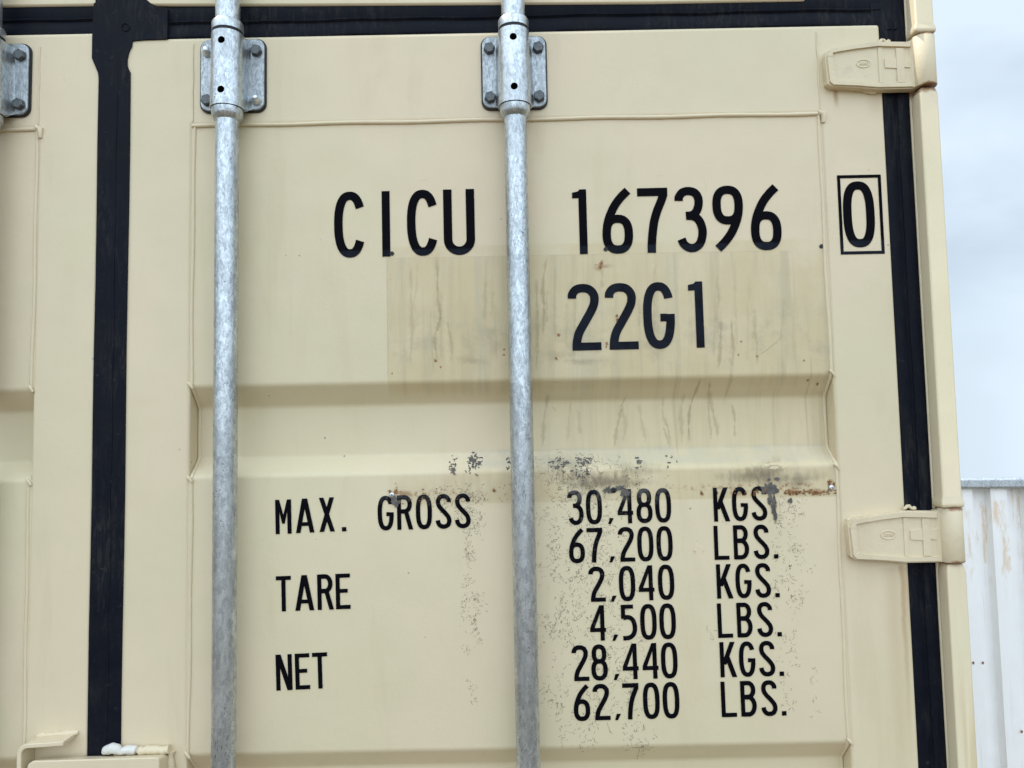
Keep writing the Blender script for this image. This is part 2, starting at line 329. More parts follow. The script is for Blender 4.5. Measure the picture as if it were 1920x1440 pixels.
# ------------------------------------------------------------------ ground
n = NB('gravel'); f1 = n.noise(.6, 6, .6); f2 = n.voro(38, outp='Color')
col = n.mix(n.ss(f1, .3, .7), (.088, .062, .032), (.140, .102, .056)); col = n.mix(.5, col, n.mix(n.xyz(f2)[0], (.065, .046, .026), (.175, .13, .078)))
GRAV = n.fin(col, .9, 0, n.bump(n.voro(38), .8, .02))
bm = bmesh.new(); R_ = 400
ys_ = [-400, -200, -100, -50, -25, -12, -6, 0, 6, 12, 16, 22, 35, 60, 100, 180, 300, 450]
vs = [[bm.verts.new((x*R_/8, y, -max(0, y-12)*.12 - (.0006*max(0, y-12)**2 if y < 60 else .0006*48**2))) for x in range(-8, 9)] for y in ys_]
for j in range(len(ys_)-1):
    for i in range(16): bm.faces.new((vs[j][i], vs[j][i+1], vs[j+1][i+1], vs[j+1][i]))
g = link('ground', bm, GRAV, smooth=0); tag(g, kind='structure')

# ------------------------------------------------------------------ container shell
box_ = empty('shipping_container', (0, 0, 0))
tag(box_, 'beige steel shipping container with black door seals, galvanised lock rods and black weight lettering', 'shipping container')
HW = 1.219; ZB = .03; ZT = 2.62; LEN = 6.058
# corner posts (J-section behind the hinge posts)
for s in (-1, 1):
    bm = bmesh.new(); a, b = sorted((s*1.1856, s*1.2135))
    box(bm, a, b, .0, .14, ZB+.118, ZT-.118)
    # hinge post segments standing proud, broken by the hinge knuckles
    segs = [(2.408, 2.502), (1.7180, 2.3285), (1.030, 1.6410), (.378, .954), (.148, .302)]
    for z0, z1 in segs:
        p = [(-.0255, z0+.0), (-.0255, z1)]
        xa, xb = s*1.1863, s*1.2132
        x0, x1 = min(xa, xb), max(xa, xb)
        n8 = []
        for (zz, gx, gy) in ((z0, .0015, .0015), (z0+.004, .0035, .0035), (z0+.010, .0025, .002), (z0+.016, 0, 0), (z1-.012, 0, 0), (z1-.003, -.003, -.003), (z1, -.006, -.005)):
            n8.append([bm.verts.new(q) for q in ((x0-gx, -.0255-gy, zz), (x1+gx*.4, -.0255-gy, zz), (x1+gx*.4, -.001, zz), (x0-gx, -.001, zz))])
        for r0, r1 in zip(n8, n8[1:]):
            for i in range(4): bm.faces.new((r0[i], r0[(i+1)%4], r1[(i+1)%4], r1[i]))
        bm.faces.new(n8[0][::-1]); bm.faces.new(n8[-1])
    o = link('corner_post', bm, CRR, box_, smooth=40, bevel=.0022, seg=3)
    bm = bmesh.new(); box(bm, *sorted((s*1.04, s*1.2188)), .002, .16, ZT-.118, ZT); link('corner_casting', bm, CRR, box_, bevel=.006)
    bm = bmesh.new(); box(bm, *sorted((s*1.04, s*1.2188)), .002, .16, ZB, ZB+.118); link('corner_casting', bm, CRR, box_, bevel=.006)
    # corrugated side wall
    bm = bmesh.new(); prof = []; y = .14; k = 0
    while y < LEN-.1:
        for dy, dx in ((0, 0), (.072, 0), (.14, -.036), (.212, -.036)): prof.append((s*(1.214+dx), y+dy))
        y += .278
    prof = [q for q in prof if q[1] < LEN-.02]
    lo = [bm.verts.new((a, b, .16)) for a, b in prof]; hi = [bm.verts.new((a, b, 2.55)) for a, b in prof]
    lo2 = [bm.verts.new((a-s*.002, b, .16)) for a, b in prof]; hi2 = [bm.verts.new((a-s*.002, b, 2.55)) for a, b in prof]
    for i in range(len(prof)-1):
        bm.faces.new((lo[i], lo[i+1], hi[i+1], hi[i])); bm.faces.new((lo2[i], hi2[i], hi2[i+1], lo2[i+1]))
    link('side_wall', bm, CR, box_, smooth=0)
    bm = bmesh.new(); box(bm, *sorted((s*1.158, s*1.2175)), .16, LEN, 2.55, 2.605); link('top_rail', bm, CR, box_, bevel=.004)
    bm = bmesh.new(); box(bm, *sorted((s*1.165, s*1.2175)), .16, LEN, .05, .16); link('bottom_rail', bm, CR, box_, bevel=.004)
bm = bmesh.new(); box(bm, -1.155, 1.155, .12, LEN, 2.575, 2.60); link('roof_panel', bm, CR, box_)
bm = bmesh.new(); box(bm, -1.16, 1.16, LEN-.05, LEN, .16, 2.572); link('end_wall', bm, CR, box_)
bm = bmesh.new(); box(bm, -1.16, 1.16, .16, LEN-.06, .14, .17); link('floor', bm, CR, box_)
bm = bmesh.new(); box(bm, -1.185, 1.185, .012, .12, 2.440, 2.502); prism(bm, [(-1.036, 2.495), (-.03, 2.4895), (.27, 2.4832), (.80, 2.4755), (1.036, 2.4750), (1.036, 2.600), (-1.036, 2.600)], -.001, .118); link('door_header', bm, FR, box_, bevel=.003)
bm = bmesh.new(); box(bm, -1.036, 1.036, .004, .14, .04, .150); link('door_sill', bm, FR, box_, bevel=.004)

# ------------------------------------------------------------------ doors
Z0, Z1 = .17, 2.4365; ZTOP = 2.3005
RECS = (1.9115, 1.391, .8705); PY = .0015; PD = .031
def fillet(pts, r, n=5):
    out_ = [pts[0]]
    for a, b, c in zip(pts, pts[1:], pts[2:]):
        A, B, C_ = Vector(a), Vector(b), Vector(c); u = (A-B).normalized(); v = (C_-B).normalized()
        d = min(r, (A-B).length*.45, (C_-B).length*.45); p, q = B+u*d, B+v*d
        for i in range(n+1):
            t = i/n; out_.append(tuple((1-t)**2*p + 2*t*(1-t)*B + t*t*q))
    out_.append(pts[-1]); return out_
prof = [(PY, ZTOP+.01)]
for zt in RECS: prof += [(PY, zt), (PD, zt-.0305), (PD, zt-.1065), (PY, zt-.131)]
prof.append((PY, .265)); PROF = fillet(prof, .0048)
def prof_y(z):
    for (ya, za), (yb, zb) in zip(PROF, PROF[1:]):
        if zb <= z <= za: return ya + (yb-ya)*(za-z)/max(1e-9, za-zb)
    return PY
def make_panel(xa, xb, marks, parent, mat):
    bm = bmesh.new(); NX = 24
    rows = [[bm.verts.new((xa+(xb-xa)*i/NX, y, z)) for i in range(NX+1)] for y, z in PROF]
    for r0, r1 in zip(rows, rows[1:]):
        for i in range(NX): bm.faces.new((r0[i], r0[i+1], r1[i+1], r1[i]))
    back = [bm.verts.new((x, .046, z)) for x, z in ((xa, ZTOP+.01), (xb, ZTOP+.01), (xb, .265), (xa, .265))]; bm.faces.new(back)
    for f in bm.faces: f.smooth = True
    if marks: marks(bm)
    me = bpy.data.meshes.new('door_panel'); bm.to_mesh(me); bm.free()
    for m_ in (mat, SC1, SC2, PEEL, RUST, DRIP, SOOT, RSTN): me.materials.append(m_)
    me.set_sharp_from_angle(angle=math.radians(60))
    o = bpy.data.objects.new('door_panel', me); COL.objects.link(o); setpar(o, parent); return o
def ribbon(bm, pts, wd, mi, off=.0005):
    "thin worn mark following the panel's profile; pts are (x, z)"
    L, R = [], []
    for i, p in enumerate(pts):
        a = pts[max(0, i-1)]; b = pts[min(len(pts)-1, i+1)]; dx, dz = b[0]-a[0], b[1]-a[1]; l = math.hypot(dx, dz) or 1
        k = wd*(.5 if 0 < i < len(pts)-1 else .12); nx, nz = -dz/l*k, dx/l*k
        L.append(bm.verts.new((p[0]+nx, prof_y(p[1]+nz)-off, p[1]+nz))); R.append(bm.verts.new((p[0]-nx, prof_y(p[1]-nz)-off, p[1]-nz)))
    for i in range(len(pts)-1): bm.faces.new((L[i], R[i], R[i+1], L[i+1])).material_index = mi
def blob(bm, cx, cz, rx, rz, mi, off=.0008, seed=0, k=.35, N=26):
    r_ = random.Random(seed); ph = [(r_.uniform(0, 6.28), r_.choice((2, 3, 5, 7, 9)), r_.uniform(.3, 1)) for _ in range(5)]
    pts = []
    for i in range(N):
        a = i*2*math.pi/N; rr = 1 + k*sum(w_*math.sin(f*a+p) for p, f, w_ in ph)/2.2
        pts.append((cx+rx*rr*math.cos(a), cz+rz*rr*math.sin(a)))
    c = bm.verts.new((cx, prof_y(cz)-off, cz)); vs_ = [bm.verts.new((x, prof_y(z)-off, z)) for x, z in pts]
    for i in range(N): bm.faces.new((c, vs_[i], vs_[(i+1)%N])).material_index = mi
def squiggle(bm, x, z, L, wd, mi, r_, horiz=False):
    a = r_.uniform(-1.2, 1.2) + (math.pi/2 if horiz else 0) - math.pi/2; pts = [(x, z)]; n_ = r_.randint(4, 7); cu = r_.uniform(-.9, .9)
    for _ in range(n_):
        x += math.cos(a)*L/n_; z += math.sin(a)*L/n_; pts.append((x, z)); a += cu + r_.uniform(-.5, .5)
    ribbon(bm, pts, wd, mi, .0004+r_.uniform(0, .0003))
RUNS = [([(818,470),(822,560),(825,600),(816,625),(816,650),(822,690)], .0035, .5), ([(838,600),(846,640),(846,680)], .003, .35),
        ([(770,500),(772,600),(768,690)], .004, .3), ([(1025,480),(1018,545),(1021,590),(1014,640)], .0035, .5), ([(1005,520),(1008,600),(1006,700)], .004, .35),
        ([(1028,735),(1022,790),(1018,840)], .004, .55), ([(1072,750),(1069,800),(1066,830)], .003, .32), ([(1088,770),(1092,815)], .0045, .35),
        ([(1178,740),(1168,775),(1160,815),(1156,845)], .0035, .6), ([(1170,762),(1178,790),(1174,830)], .0045, .35),
        ([(1204,755),(1212,800),(1218,830)], .0045, .35), ([(1250,740),(1252,780),(1262,810),(1264,845)], .003, .5), ([(1252,800),(1262,835)], .002, .5),
        ([(1316,708),(1306,752),(1300,790),(1303,832)], .0024, .9), ([(1333,712),(1341,750),(1352,790),(1356,825)], .004, .6), ([(1338,752),(1342,800),(1344,825)], .003, .5),
        ([(1384,755),(1389,790),(1389,822)], .0025, .6), ([(1290,735),(1286,780),(1288,835)], .004, .5), ([(1368,668),(1372,700),(1368,760)], .003, .25),
        ([(1350,600),(1352,640),(1346,695)], .0035, .5), ([(1372,600),(1375,650),(1374,690)], .003, .5), ([(1368,880),(1371,905),(1370,925)], .0035, .45),
        ([(1155,880),(1152,905),(1158,922)], .003, .5), ([(1130,505),(1129,540)], .004, .35)]
def uvf(bm, f, cs):
    uv = bm.loops.layers.uv.verify()
    for l, c in zip(f.loops, cs): l[uv].uv = c
def soft_run(bm, pts, wd, k, mi, r_):
    "a dried run: soft-edged ribbon that follows the folds; u goes across it, v carries its strength"
    P_ = [at(*p) for p in pts]; P_ = catmull(P_, 10); L, R, K = [], [], []
    ph = r_.uniform(0, 9)
    for i, p in enumerate(P_):
        a = P_[max(0, i-1)]; b = P_[min(len(P_)-1, i+1)]; dx, dz = b[0]-a[0], b[1]-a[1]; l = math.hypot(dx, dz) or 1
        wv = wd*(.8+.35*math.sin(i*.55+ph)+.2*math.sin(i*1.7+ph)); nx, nz = -dz/l*wv, dx/l*wv; t = i/(len(P_)-1); sx_ = .0004*math.sin(i*.45+ph)
        L.append(bm.verts.new((p[0]+nx+sx_, prof_y(p[1]+nz)-.00025, p[1]+nz))); R.append(bm.verts.new((p[0]-nx+sx_, prof_y(p[1]-nz)-.00025, p[1]-nz)))
        K.append(k*sstep(0, .12, t)*sstep(0, .2, 1-t))
    for i in range(len(P_)-1):
        f = bm.faces.new((L[i], R[i], R[i+1], L[i+1])); f.material_index = mi; uvf(bm, f, ((0, K[i]), (1, K[i]), (1, K[i+1]), (0, K[i+1])))
def soft_blob(bm, px, py, rx, rz, k, mi, off=.0003, seed=0, zmin=None):
    x0, z0 = at(px, py); N, M = 28, 5; r_ = random.Random(seed); ph = [r_.uniform(0, 6.3) for _ in range(4)]; rings = []
    for j in range(M+1):
        q = j/M; ring = []
        for i in range(N):
            a = i*2*math.pi/N; rr = q*(1+.18*math.sin(2*a+ph[0])+.14*math.sin(3*a+ph[1])+.1*math.sin(5*a+ph[2])); zz = z0+rz*rr*math.sin(a)
            if zmin: zz = max(zz, zmin+j*.00003)
            ring.append(bm.verts.new((x0+rx*rr*math.cos(a), prof_y(zz)-off, zz)))
            if j == 0: break
        rings.append(ring)
    for i in range(N):
        f = bm.faces.new((rings[0][0], rings[1][i], rings[1][(i+1)%N])); f.material_index = mi; uvf(bm, f, ((.5, k), (.5-.5/M, k), (.5-.5/M, k)))
    for j in range(1, M):
        a, b = rings[j], rings[j+1]; ua, ub = .5-.5*j/M, .5-.5*(j+1)/M
        for i in range(N):
            f = bm.faces.new((a[i], b[i], b[(i+1)%N], a[(i+1)%N])); f.material_index = mi; uvf(bm, f, ((ua, k), (ub, k), (ub, k), (ua, k)))
def marks_right(bm):
    q_ = random.Random(4)
    for i in range(26):   # thin faint runs inside the old plate's outline
        px = q_.choice((q_.uniform(735, 930), q_.uniform(1005, 1080), q_.uniform(1330, 1420), q_.uniform(1005, 1540))); y0 = q_.uniform(490, 600); L_ = q_.uniform(40, 150); dx = q_.uniform(-5, 5)
        soft_run(bm, [(px, y0), (px+dx*.4+q_.uniform(-2, 2), y0+L_*.35), (px+dx*.7+q_.uniform(-3, 3), y0+L_*.7), (px+dx, min(700, y0+L_))], q_.uniform(.0025, .0060), q_.uniform(.10, .24), 5, q_)
    for pts, wd, k in RUNS: soft_run(bm, pts, wd*1.45, min(1, k*(.95 if pts[0][1] < 700 else .66)), 5, q_)
    for i, (px, py, rx, rz, k) in enumerate(((1440, 890, .060, .026, 1.0), (1395, 893, .05, .02, .55), (1500, 900, .05, .020, .7), (1150, 903, .065, .018, .95), (1195, 880, .05, .02, .45), (1060, 880, .07, .03, .45), (1100, 905, .06, .02, .5), (1040, 665, .03, .014, .25), (1095, 678, .04, .010, .35), (880, 675, .035, .012, .25), (925, 640, .02, .03, .15), (1440, 918, .02, .006, .6))):
        soft_blob(bm, px, py, rx, rz, k, 6, .0003+.00001*i, i, 1.7445 if py > 850 else None)
    for i, (px, py, r) in enumerate(((1128,493,.004),(1126,500,.003),(1158,600,.004),(1157,592,.003),(1048,628,.003),(1138,644,.003),(1137,650,.002),(816,676,.0028),(826,688,.002),(926,920,.0035),(1316,925,.0035),(1345,924,.003),(1043,672,.003),(945,655,.002),(945,665,.002),(1385,665,.0018),(1420,668,.0022),(1508,676,.002),(1519,712,.0024),(1540,719,.0024),(735,700,.0015),(1390,640,.0018),(1556,905,.006),(1564,908,.004),(742,922,.005),(731,922,.004),(750,932,.004))):
        x, z = at(px, py); blob(bm, x, z, r*.42, r*.62, 4, .0007, i, .5, 12); soft_blob(bm, px, py, r*1.3, r*1.6, .8, 7, .0005, i)
    for i, (px, py) in enumerate(((1490, 922), (1530, 921), (1385, 924), (760, 925), (1128, 500))): soft_blob(bm, px, py, .022, .007, .55, 7, .00035, 50+i)

    r_ = random.Random(21)
    # dense field between rod and figures, thinner ones further out: (px centre, py centre, half w, half h, count)
    fields = [(1075, 900, 75, 35, 190), (1065, 985, 70, 70, 210), (1130, 1040, 60, 90, 200), (1090, 1120, 85, 90, 260), (1060, 1230, 50, 110, 150), (1150, 1230, 45, 110, 170), (1195, 1290, 35, 110, 60), (1090, 1370, 70, 40, 70),
              (1470, 1010, 28, 80, 110), (1490, 1080, 25, 60, 50), (1470, 1200, 18, 140, 50), (1495, 1300, 30, 80, 22), (880, 985, 16, 75, 95), (895, 960, 14, 40, 45), (875, 1110, 16, 60, 50), (895, 1150, 8, 60, 30), (880, 1260, 20, 70, 22), (850, 940, 50, 25, 40),
              (1100, 870, 60, 20, 60), (1290, 1060, 60, 160, 14), (1205, 1405, 25, 20, 26), (860, 925, 60, 12, 40), (1200, 905, 60, 15, 40)]
    for cx, cy, hx, hy, c in fields:
        left = int(c*1.35)
        while left > 0:
            kx = cx + max(-1.3, min(1.3, r_.gauss(0, .55)))*hx; ky = cy + r_.uniform(-1, 1)*hy; cn = r_.randint(2, 9); left -= cn
            for _ in range(cn):
                px = kx + r_.gauss(0, 4.5); py = ky + r_.gauss(0, 9)
                x, z = at(px, py)
                if z < 1.30 or x > 1.03 or abs(x-.5963) < .012: continue
                d = r_.random(); squiggle(bm, x, z, r_.uniform(.0022, .0085), r_.uniform(.00035, .0009), 1 if d < .14 else 2, r_)
    # flaked black paint on the lower fold
    for cx, cy, hx, hy, c in ((888, 866, 11, 14, 46), (850, 872, 6, 16, 18), (1093, 866, 12, 7, 26), (1045, 872, 16, 12, 20), (1088, 885, 14, 14, 18), (1197, 868, 5, 8, 8), (952, 866, 5, 8, 10), (1255, 862, 10, 12, 5), (1064, 868, 5, 3, 6)):
        for i in range(c):
            x, z = at(cx+r_.gauss(0, .6)*hx, cy+r_.gauss(0, .6)*hy, .02); 
            if r_.random() < .5: blob(bm, x, z, r_.uniform(.0008, .0032), r_.uniform(.0006, .0018), 3, .0006+i*.00001, i+cx, .6, 12)
            else: squiggle(bm, x, z, r_.uniform(.003, .008), r_.uniform(.0008, .0018), 3, r_, True)
    # grey primer showing round the torn full stop at the top right of the table
    for j, (px, py, rx, rz) in enumerate(((1441, 916, .010, .0075), (1449, 918, .007, .008), (1444, 935, .0035, .009), (1450, 950, .003, .012), (1454, 966, .0025, .008), (1452, 940, .0022, .009), (1482, 939, .003, .004), (1457, 898, .004, .0025), (1140, 919, .007, .0045), (1162, 915, .006, .004), (1172, 924, .006, .006), (738, 936, .004, .007), (743, 944, .006, .004), (1442, 899, .002, .002))):
        x, z = at(px, py); blob(bm, x, z, rx, rz, 3, .0011+.00004*j, j+3, .45)
    for pts, wd, mi in (([(1452,930),(1456,945),(1452,960),(1455,975)], .003, 1), ([(1459,930),(1463,950),(1462,985)], .0009, 2), ([(1483,945),(1478,955),(1480,962)], .0012, 2), ([(1206,1358),(1208,1365),(1204,1372),(1210,1367)], .002, 1), ([(1137,1352),(1144,1372),(1150,1378)], .0015, 2),
                        ([(1180,1402),(1198,1404),(1218,1400)], .0022, 2), ([(1200,1404),(1201,1440)], .003, 2), ([(787,338),(800,337)], .0012, 2), ([(1232,330),(1242,329)], .001, 2), ([(1320,338),(1326,360)], .001, 2), ([(893,99),(898,85),(895,78)], .001, 2), ([(730,524),(738,523)], .0008, 2), ([(1420,668),(1440,655),(1470,628)], .0008, 2),
                        ([(1038,761),(1044,769)], .0022, 1), ([(1040,716),(1052,716)], .0015, 2), ([(1084,766),(1088,773)], .0014, 1), ([(1480,1062),(1481,1068),(1484,1060)], .002, 1), ([(1490,1018),(1492,1030)], .0018, 1), ([(1479,1020),(1482,1028)], .0012, 2)):
        ribbon(bm, [at(*p) for p in pts], wd, mi, .0013)
    # rust crumbs along the screw line
    for px0, px1, c, s_ in ((1470, 1512, 34, 1.0), (1515, 1546, 24, 1.0), (740, 800, 14, .6), (1372, 1440, 16, .7), (820, 960, 44, .45), (790, 830, 12, .5), (1548, 1568, 10, .8)):
        for i in range(c):
            x, z = at(r_.uniform(px0, px1), 923 - (px0 < 1000)*r_.uniform(-22, 14)*(1 if px0 > 735 else 0) + r_.gauss(0, 2.6)); blob(bm, x, z, r_.uniform(.0009, .0028)*s_, r_.uniform(.0007, .0016)*s_, 4, .0012+.00001*i, i*3+px0, .5, 10)
def make_seams(xa, xb, stile_in, parent, side):
    r_ = random.Random(5 + side)
    bm = bmesh.new()
    pts = [(0, y-.0005, z) for y, z in fillet(prof, .0048, 2)]
    dense = []
    for a, b in zip(pts, pts[1:]):
        k = max(1, int((Vector(b)-Vector(a)).length/.006))
        for i in range(k): dense.append(tuple(Vector(a).lerp(Vector(b), i/k)))
    for x in (xa+.001, xb-.001):
        d = -1 if x > (xa+xb)/2 else 1
        ph = r_.uniform(0, 6)
        tube(bm, [(x+d*.0018+math.sin(p[2]*31+ph)*.0006+math.sin(p[2]*9.3+ph)*.0008, p[1]+.0008, p[2]) for p in dense if p[2] <= ZTOP+.002], .0027, 8, jit=.08, rnd=r_)
        tube(bm, [(x+math.sin(k*.7)*.0004, -.0004, ZTOP+.006+k*.006) for k in range(21)], .0012, 6, jit=.2, rnd=r_)
    tube(bm, [(xa+(xb-xa)*k/150, .0006, ZTOP+math.sin(k*.21)*.0006) for k in range(151)], .0030, 8, jit=.07, rnd=r_)
    for x in (xa+.002, xb-.002):
        for zt in RECS:
            for zz in (zt+.002, zt-.133):
                tube(bm, [(x-.004, -.0008, zz+.004), (x, -.002, zz), (x+.003, -.001, zz-.005)], [.0014, .0024, .0016], 8, jit=.2, rnd=r_)
    tube(bm, [(xb-.004, -.001, ZTOP+.003), (xb+.003, -.002, ZTOP-.001), (xb+.003, .0, ZTOP-.014)], [.003, .0046, .003], 8)
    link('weld_seam', bm, FR, parent, smooth=60)
def frame_bm(xo0, xo1, xi0, xi1, Z1=Z1):
    bm = bmesh.new(); O = rrect((xo0+xo1)/2, (Z0+Z1)/2, xo1-xo0, Z1-Z0, .006, 4)
    # front ring built as four mitred quads sharing corners, closed to a tube section
    outer = [(xo0, Z0), (xo1, Z0), (xo1, Z1), (xo0, Z1)]; inner = [(xi0, .27), (xi1, .27), (xi1, ZTOP), (xi0, ZTOP)]
    def ring(pts, y): return [bm.verts.new((x, y, z)) for x, z in pts]
    of, inf, ob, ib = ring(outer, 0), ring(inner, 0), ring(outer, .05), ring(inner, .05)
    for i in range(4):
        j = (i+1) % 4
        bm.faces.new((of[i], of[j], inf[j], inf[i])); bm.faces.new((ob[i], ib[i], ib[j], ob[j])); bm.faces.new((of[i], ob[i], ob[j], of[j])); bm.faces.new((inf[i], inf[j], ib[j], ib[i]))
    return bm
GP = [(0, .0035), (.03, -.0006), (.10, -.0018), (.30, -.0006), (.44, .0008), (.50, -.0022), (.56, .0006), (.72, -.0014), (.90, -.0016), (.97, -.0004), (1, .0035)]
def gasket_strip(bm, x0, x1, z0, z1, vertical, y=.004, r_=rnd):
    n_ = 60; rows = []
    for i in range(n_+1):
        t = i/n_; row = []
        wv = .0007*math.sin(t*23+x0*9)+.0005*math.sin(t*61+z0)
        for u, dy in GP:
            if vertical: row.append(bm.verts.new((x0+(x1-x0)*u+wv*(.2 if u in (0, 1) else 1), y+dy, z0+(z1-z0)*t)))
            else: row.append(bm.verts.new((x0+(x1-x0)*t, y+dy, z0+(z1-z0)*u+wv*(1 if u != 0 else .5))))
        rows.append(row)
    for a, b in zip(rows, rows[1:]):
        for i in range(len(GP)-1): bm.faces.new((a[i], a[i+1], b[i+1], b[i]))

def glyph_defs():
    G = {}
    def se(cx, cy, a, b, n_, t0, t1, k=40):
        out_ = []
        for i in range(k+1):
            t = math.radians(t0+(t1-t0)*i/k); c, s_ = math.cos(t), math.sin(t)
            out_.append((cx+a*math.copysign(abs(c)**(2/n_), c), cy+b*math.copysign(abs(s_)**(2/n_), s_)))
        return out_
    L = lambda *p: ('l', list(p)); SP = lambda *p: ('l', catmull(list(p), 7)); PO = lambda *p: ('p', list(p)); CL = lambda pts: ('c', pts)
    V = lambda x, y0=0, y1=1, w_=.12: PO((x-w_/2, y0), (x+w_/2, y0), (x+w_/2, y1), (x-w_/2, y1)); H = lambda y0, y1, x0, x1: PO((x0, y0), (x1, y0), (x1, y1), (x0, y1))
    PA = lambda x0, y0, x1, y1, w_=.13: PO((x0-w_/2, y0), (x0+w_/2, y0), (x1+w_/2, y1), (x1-w_/2, y1))
    G['0'] = [CL(se(0, .5, .172, .44, 2.7, 0, 360, 64))]; G['O'] = G['0']
    c = se(0, .5, .172, .44, 2.4, 33, 327, 50); G['C'] = [L((c[0][0]+.004, c[0][1]-.012), *c, (c[-1][0]+.004, c[-1][1]+.012))]
    c = se(0, .5, .172, .44, 2.5, 33, 345, 50); G['G'] = [L((c[0][0]+.002, c[0][1]-.012), *c, (.172, .40), (.172, .52)), H(.41, .525, .02, .115)]
    G['I'] = [V(0)]
    G['U'] = [L((-.17, 1), (-.17, .24), *[(.17*math.cos(math.radians(a)), .235+.175*math.sin(math.radians(a))) for a in range(186, 355, 6)], (.17, .24), (.17, 1))]
    G['1'] = [PO((-.115, .865), (-.02, .865), (-.02, 0), (.10, 0), (.10, 1), (0, 1), (-.03, .968), (-.115, .95))]
    six = [CL(se(0, .295, .168, .237, 2.5, 0, 360, 48)), SP((-.168, .30), (-.155, .43), (-.115, .57), (-.035, .735), (.07, .87), (.17, .965))]
    G['6'] = six; G['9'] = [(k, [(-x, 1-y) for x, y in p]) for k, p in six]
    G['7'] = [H(.875, 1, -.235, .225), PO((.075, .875), (.225, .875), (.225, .90), (.2, .85)), SP((.165, .90), (.12, .78), (.06, .64), (.01, .48), (-.02, .30), (-.038, .13), (-.042, 0))]
    G['3'] = [SP((-.172, .79), (-.165, .85), (-.11, .92), (-.02, .94), (.07, .915), (.122, .84), (.128, .73), (.09, .62), (.02, .565), (-.07, .557)), SP((-.03, .553), (.04, .548), (.12, .49), (.165, .38), (.17, .26), (.13, .13), (.05, .065), (-.04, .065), (-.115, .12), (-.15, .20))]
    G['2'] = [SP((-.175, .785), (-.168, .85), (-.11, .92), (-.01, .94), (.09, .915), (.155, .83), (.155, .71), (.10, .58), (0, .41), (-.085, .26), (-.12, .12), (-.125, .0)), H(0, .118, -.10, .245)]
    G['4'] = [V(.135, 0, 1), H(.245, .36, -.22, .235), PO((-.22, .36), (-.09, .36), (.135, .93), (.135, 1), (.06, 1))]
    G['5'] = [H(.885, 1, -.215, .14), V(-.155, .60, 1), SP((-.155, .625), (-.06, .645), (.04, .63), (.125, .55), (.17, .40), (.165, .26), (.11, .14), (.0, .068), (-.17, .055))]
    G['8'] = [CL(se(0, .735, .148, .208, 2.4, 0, 360, 44)), CL(se(0, .295, .172, .238, 2.4, 0, 360, 44))]
    G['M'] = [V(-.175), V(.175), PO((-.175, 1), (-.115, 1), (.0, .55), (.115, 1), (.175, 1), (.175, .93), (.04, .30), (-.04, .30), (-.175, .93))]
    G['A'] = [PA(-.205, 0, -.01, 1, .135), PA(.205, 0, .01, 1, .135), H(.20, .31, -.14, .14)]
    G['X'] = [PA(-.16, 0, .155, 1, .135), PA(.16, 0, -.155, 1, .135)]
    G['.'] = [H(0, .125, -.065, .065)]; G[','] = [PO((-.09, -.01), (-.01, -.01), (.085, .165), (-.035, .165))]
    G['R'] = [V(-.165), ('l', [(-.165, .94), (.0, .94), *[(.0+.15*math.cos(math.radians(a)), .735+.205*math.sin(math.radians(a))) for a in range(84, -85, -8)], (.0, .53), (-.165, .53)]), PA(.175, 0, .03, .55, .13)]
    G['S'] = [SP((.16, .765), (.155, .84), (.09, .92), (0, .942), (-.10, .91), (-.152, .81), (-.135, .68), (-.06, .57), (.05, .45), (.14, .33), (.165, .21), (.12, .10), (.02, .058), (-.08, .075), (-.15, .15), (-.172, .245))]
    G['T'] = [H(.885, 1, -.215, .215), V(0, 0, .89)]
    G['E'] = [V(-.155), H(.885, 1, -.10, .20), H(.0, .115, -.10, .20), H(.46, .57, -.10, .13)]
    G['N'] = [V(-.17), V(.17), PA(.155, .0, -.155, 1, .14)]
    G['K'] = [V(-.165), PA(-.115, .36, .15, 1, .14), PA(.185, 0, -.02, .60, .14)]
    G['L'] = [V(-.155), H(0, .118, -.10, .225)]
    G['B'] = [V(-.165), ('l', [(-.165, .94), (0, .94), *[(.0+.145*math.cos(math.radians(a)), .745+.195*math.sin(math.radians(a))) for a in range(82, -83, -8)], (0, .55), (-.165, .55)]), ('l', [(-.165, .545), (.0, .54), *[(.0+.165*math.cos(math.radians(a)), .30+.24*math.sin(math.radians(a))) for a in range(82, -83, -8)], (0, .06), (-.165, .06)])]
    return G
GL = glyph_defs()
SW = .128
def draw_glyph(bm, ch, x, z, h, tilt, y, sw=SW, wk=1.0):
    ct, st = math.cos(tilt), math.sin(tilt)
    T = lambda u, v, k: bm.verts.new((x + (u*wk*ct - v*st)*h, y - k, z + (u*wk*st + v*ct)*h))
    for si, (kind, pts) in enumerate(GL[ch]):
        k = si*.00006
        if kind == 'p':
            vs_ = [T(u, v, k) for u, v in pts]; f = bm.faces.new(vs_); bmesh.ops.triangulate(bm, faces=[f])
            continue
        closed = kind == 'c'
        if closed: pts = pts[:-1] if math.dist(pts[0], pts[-1]) < 1e-6 else pts
        N = len(pts); A, B = [], []
        for i in range(N):
            a = pts[i-1] if (i or closed) else pts[0]; b = pts[(i+1) % N] if (i < N-1 or closed) else pts[-1]
            dx, dz = b[0]-a[0], b[1]-a[1]; l = math.hypot(dx, dz) or 1
            nx, nz = -dz/l*sw/2, dx/l*sw/2
            A.append(T(pts[i][0]+nx, pts[i][1]+nz, k)); B.append(T(pts[i][0]-nx, pts[i][1]-nz, k))
        for i in range(N if closed else N-1):
            j = (i+1) % N; bm.faces.new((A[i], B[i], B[j], A[j]))
